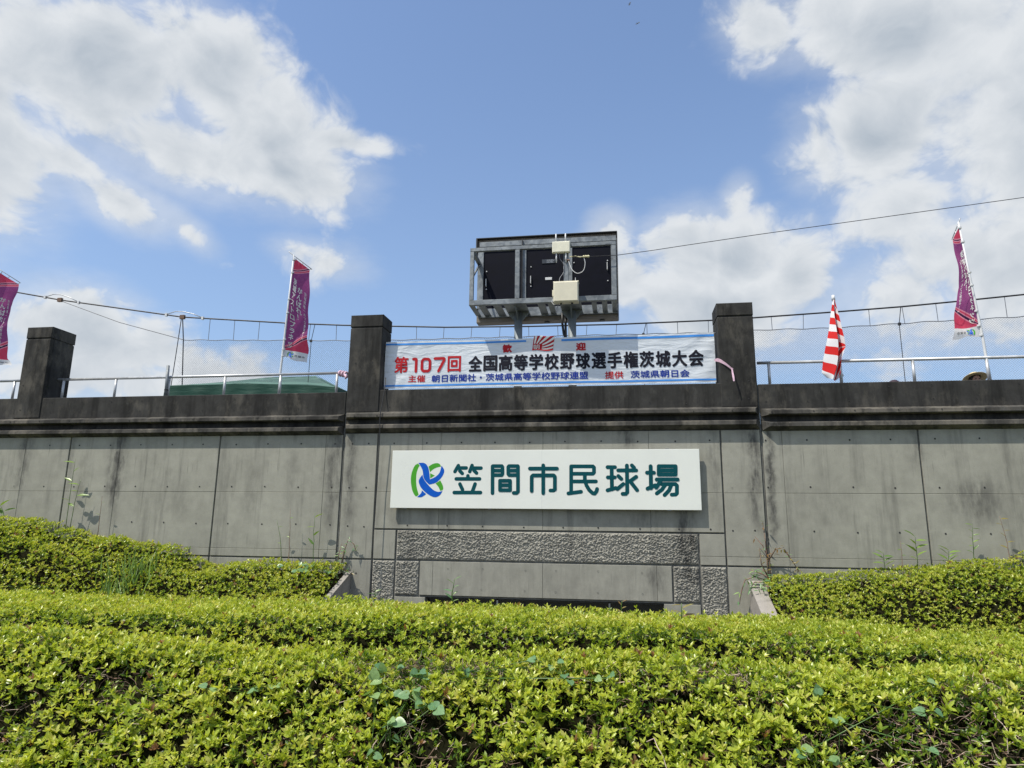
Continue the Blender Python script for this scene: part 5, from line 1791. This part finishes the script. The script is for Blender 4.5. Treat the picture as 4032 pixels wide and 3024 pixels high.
stalk('tuft of pointed leaves right of the wall groove', 4.75, -.17, 1.12, 1.37, 'grass', .02, 7, size=.20)
stalk('low weed with arching blades on the right bank', 3.86, -.18, 1.04, 1.31, 'grass', .0, 7, size=.22)
stalk('small sapling rising from the hedge in front of the left rough panel', -3.72 * .36, -5.95, .98, 1.20, 'long', .02, 8, M_VINE, .07)
stalk('yellow leaved seedling in the hedge below the board', .335, -7.05, .98, 1.17, 'long', .02, 9, M_AUTUMN, .075)
stalk('little seedling on the hedge top near the left wing wall', -1.98, -5.95, 1.0, 1.10, 'long', .0, 6, M_VINE, .06)
stalk('seedling on the hedge top before the right window end', -.02, -5.95, .97, 1.07, 'long', .02, 6, M_AUTUMN, .055)

# clump of grass on the left bank
gt = thing('grass_tuft', 'bright green clump of tall grass growing out of the left shrubs', 'grass', (-7.6, -1.4, .6))
for i in range(80):
    x, y = -7.62 + random.gauss(0, .22), -1.35 + random.gauss(0, .22)
    z = float(z_left(np.array([x]), np.array([y]))[0]) - .04
    leaf_obj('blade', random.choice((.26, .34, .42)), random.choice((.5, .8, 1.0)), M_GRASS, gt, (x, y, z), (random.gauss(0, .30), random.gauss(-.05, .25), 1), (random.gauss(0, 1), -1, .2), 'blade')

# creepers at the two wall joints
def creeper(lab, base, stems, leaf_mat, size, n):
    t = thing('creeper', lab, 'vine', base)
    for pts in stems:
        MB().tube(pts, [.012] + [.008] * (len(pts) - 2) + [.003], 6).build('stem', M_BARK, t, True)
    for i in range(n):
        pts = random.choice(stems)
        k_ = random.randrange(1, len(pts))
        f = random.random()
        p = Vector(pts[k_ - 1]).lerp(Vector(pts[k_]), f)
        d = (random.gauss(0, 1), -.6 + random.gauss(0, .4), random.gauss(.1, .5))
        leaf_obj('long', size * random.choice((.8, 1, 1.2)), random.choice((.1, .5, .9)), random.choice(leaf_mat), t, (p.x + random.gauss(0, .02), p.y - .01, p.z + random.gauss(0, .02)), d)
    return t


creeper('woody creeper with reddish leaves climbing the joint right of the right pillar', (2.3, -.06, .75),
        [[(2.24, -.05, .80), (2.22, -.04, 1.1), (2.215, -.04, 1.4), (2.19, -.04, 1.75)], [(2.26, -.05, .8), (2.25, -.06, 1.15), (2.16, -.08, 1.38), (2.05, -.07, 1.52)], [(2.23, -.05, 1.15), (2.34, -.12, 1.33), (2.46, -.16, 1.36)],
         [(2.22, -.06, .9), (2.12, -.10, 1.1), (2.10, -.12, 1.35)], [(2.46, -.14, 1.33), (2.58, -.12, 1.15), (2.66, -.08, 1.02)]], [M_AUTUMN, M_AUTUMN, M_VINE], .075, 60)
creeper('green creeper spilling over the top of the right wing wall', (2.02, -.3, .6),
        [[(2.2, -.2, .85), (2.0, -.15, .92), (1.86, -.12, .86), (1.80, -.12, .70), (1.76, -.12, .5)], [(2.15, -.3, .85), (1.98, -.22, .84), (1.90, -.2, .72)], [(2.25, -.3, .9), (2.05, -.2, .98), (1.93, -.15, 1.02)], [(2.3, -.5, .8), (2.12, -.45, .8), (2.0, -.4, .74)]], [M_VINE], .085, 75)
creeper('pale creeper at the joint left of the left pillar', (-4.75, -.08, .8),
        [[(-4.75, -.06, .85), (-4.77, -.05, 1.1), (-4.72, -.05, 1.32)], [(-4.72, -.06, .9), (-4.66, -.06, 1.2), (-4.60, -.07, 1.38), (-4.50, -.06, 1.30), (-4.45, -.05, 1.18)], [(-4.78, -.1, .88), (-4.68, -.12, .90), (-4.55, -.12, .86), (-4.48, -.10, .80)], [(-4.8, -.3, .85), (-4.72, -.3, .82), (-4.63, -.3, .76)]], [M_VINE, M_VINE, M_AUTUMN], .075, 60)

# two dragonflies crossing the sky
for lab, loc, a in (('tiny dark dragonfly high in the sky, the upper of two', (.334, -.5, 10.955), .3), ('tiny dark dragonfly high in the sky, the lower of two', (.469, -.5, 10.537), 1.0)):
    t = thing('dragonfly', lab, 'insect', loc, 'dragonflies in the sky')
    c, s_ = math.cos(a), math.sin(a)
    def W_(x, y, z): return (loc[0] + x * c - y * s_, loc[1] + x * s_ + y * c, loc[2] + z)
    MB().tube([W_(-.035, 0, 0), W_(-.01, 0, .001), W_(.006, 0, .003), W_(.016, 0, .003), W_(.022, 0, .002)], [.0015, .002, .0045, .004, .003], 6).build('body', M_BLACK, t, True)
    for sx in (0.0, .009):
        for sg in (-1, 1):
            b = MB()
            b.poly([W_(sx + .004, sg * .003, .004), W_(sx + .008, sg * .02, .006), W_(sx + .006, sg * .04, .007), W_(sx - .002, sg * .041, .007), W_(sx - .004, sg * .02, .005), W_(sx - .001, sg * .003, .004)])
            b.build('wing', M_PIPE, t)
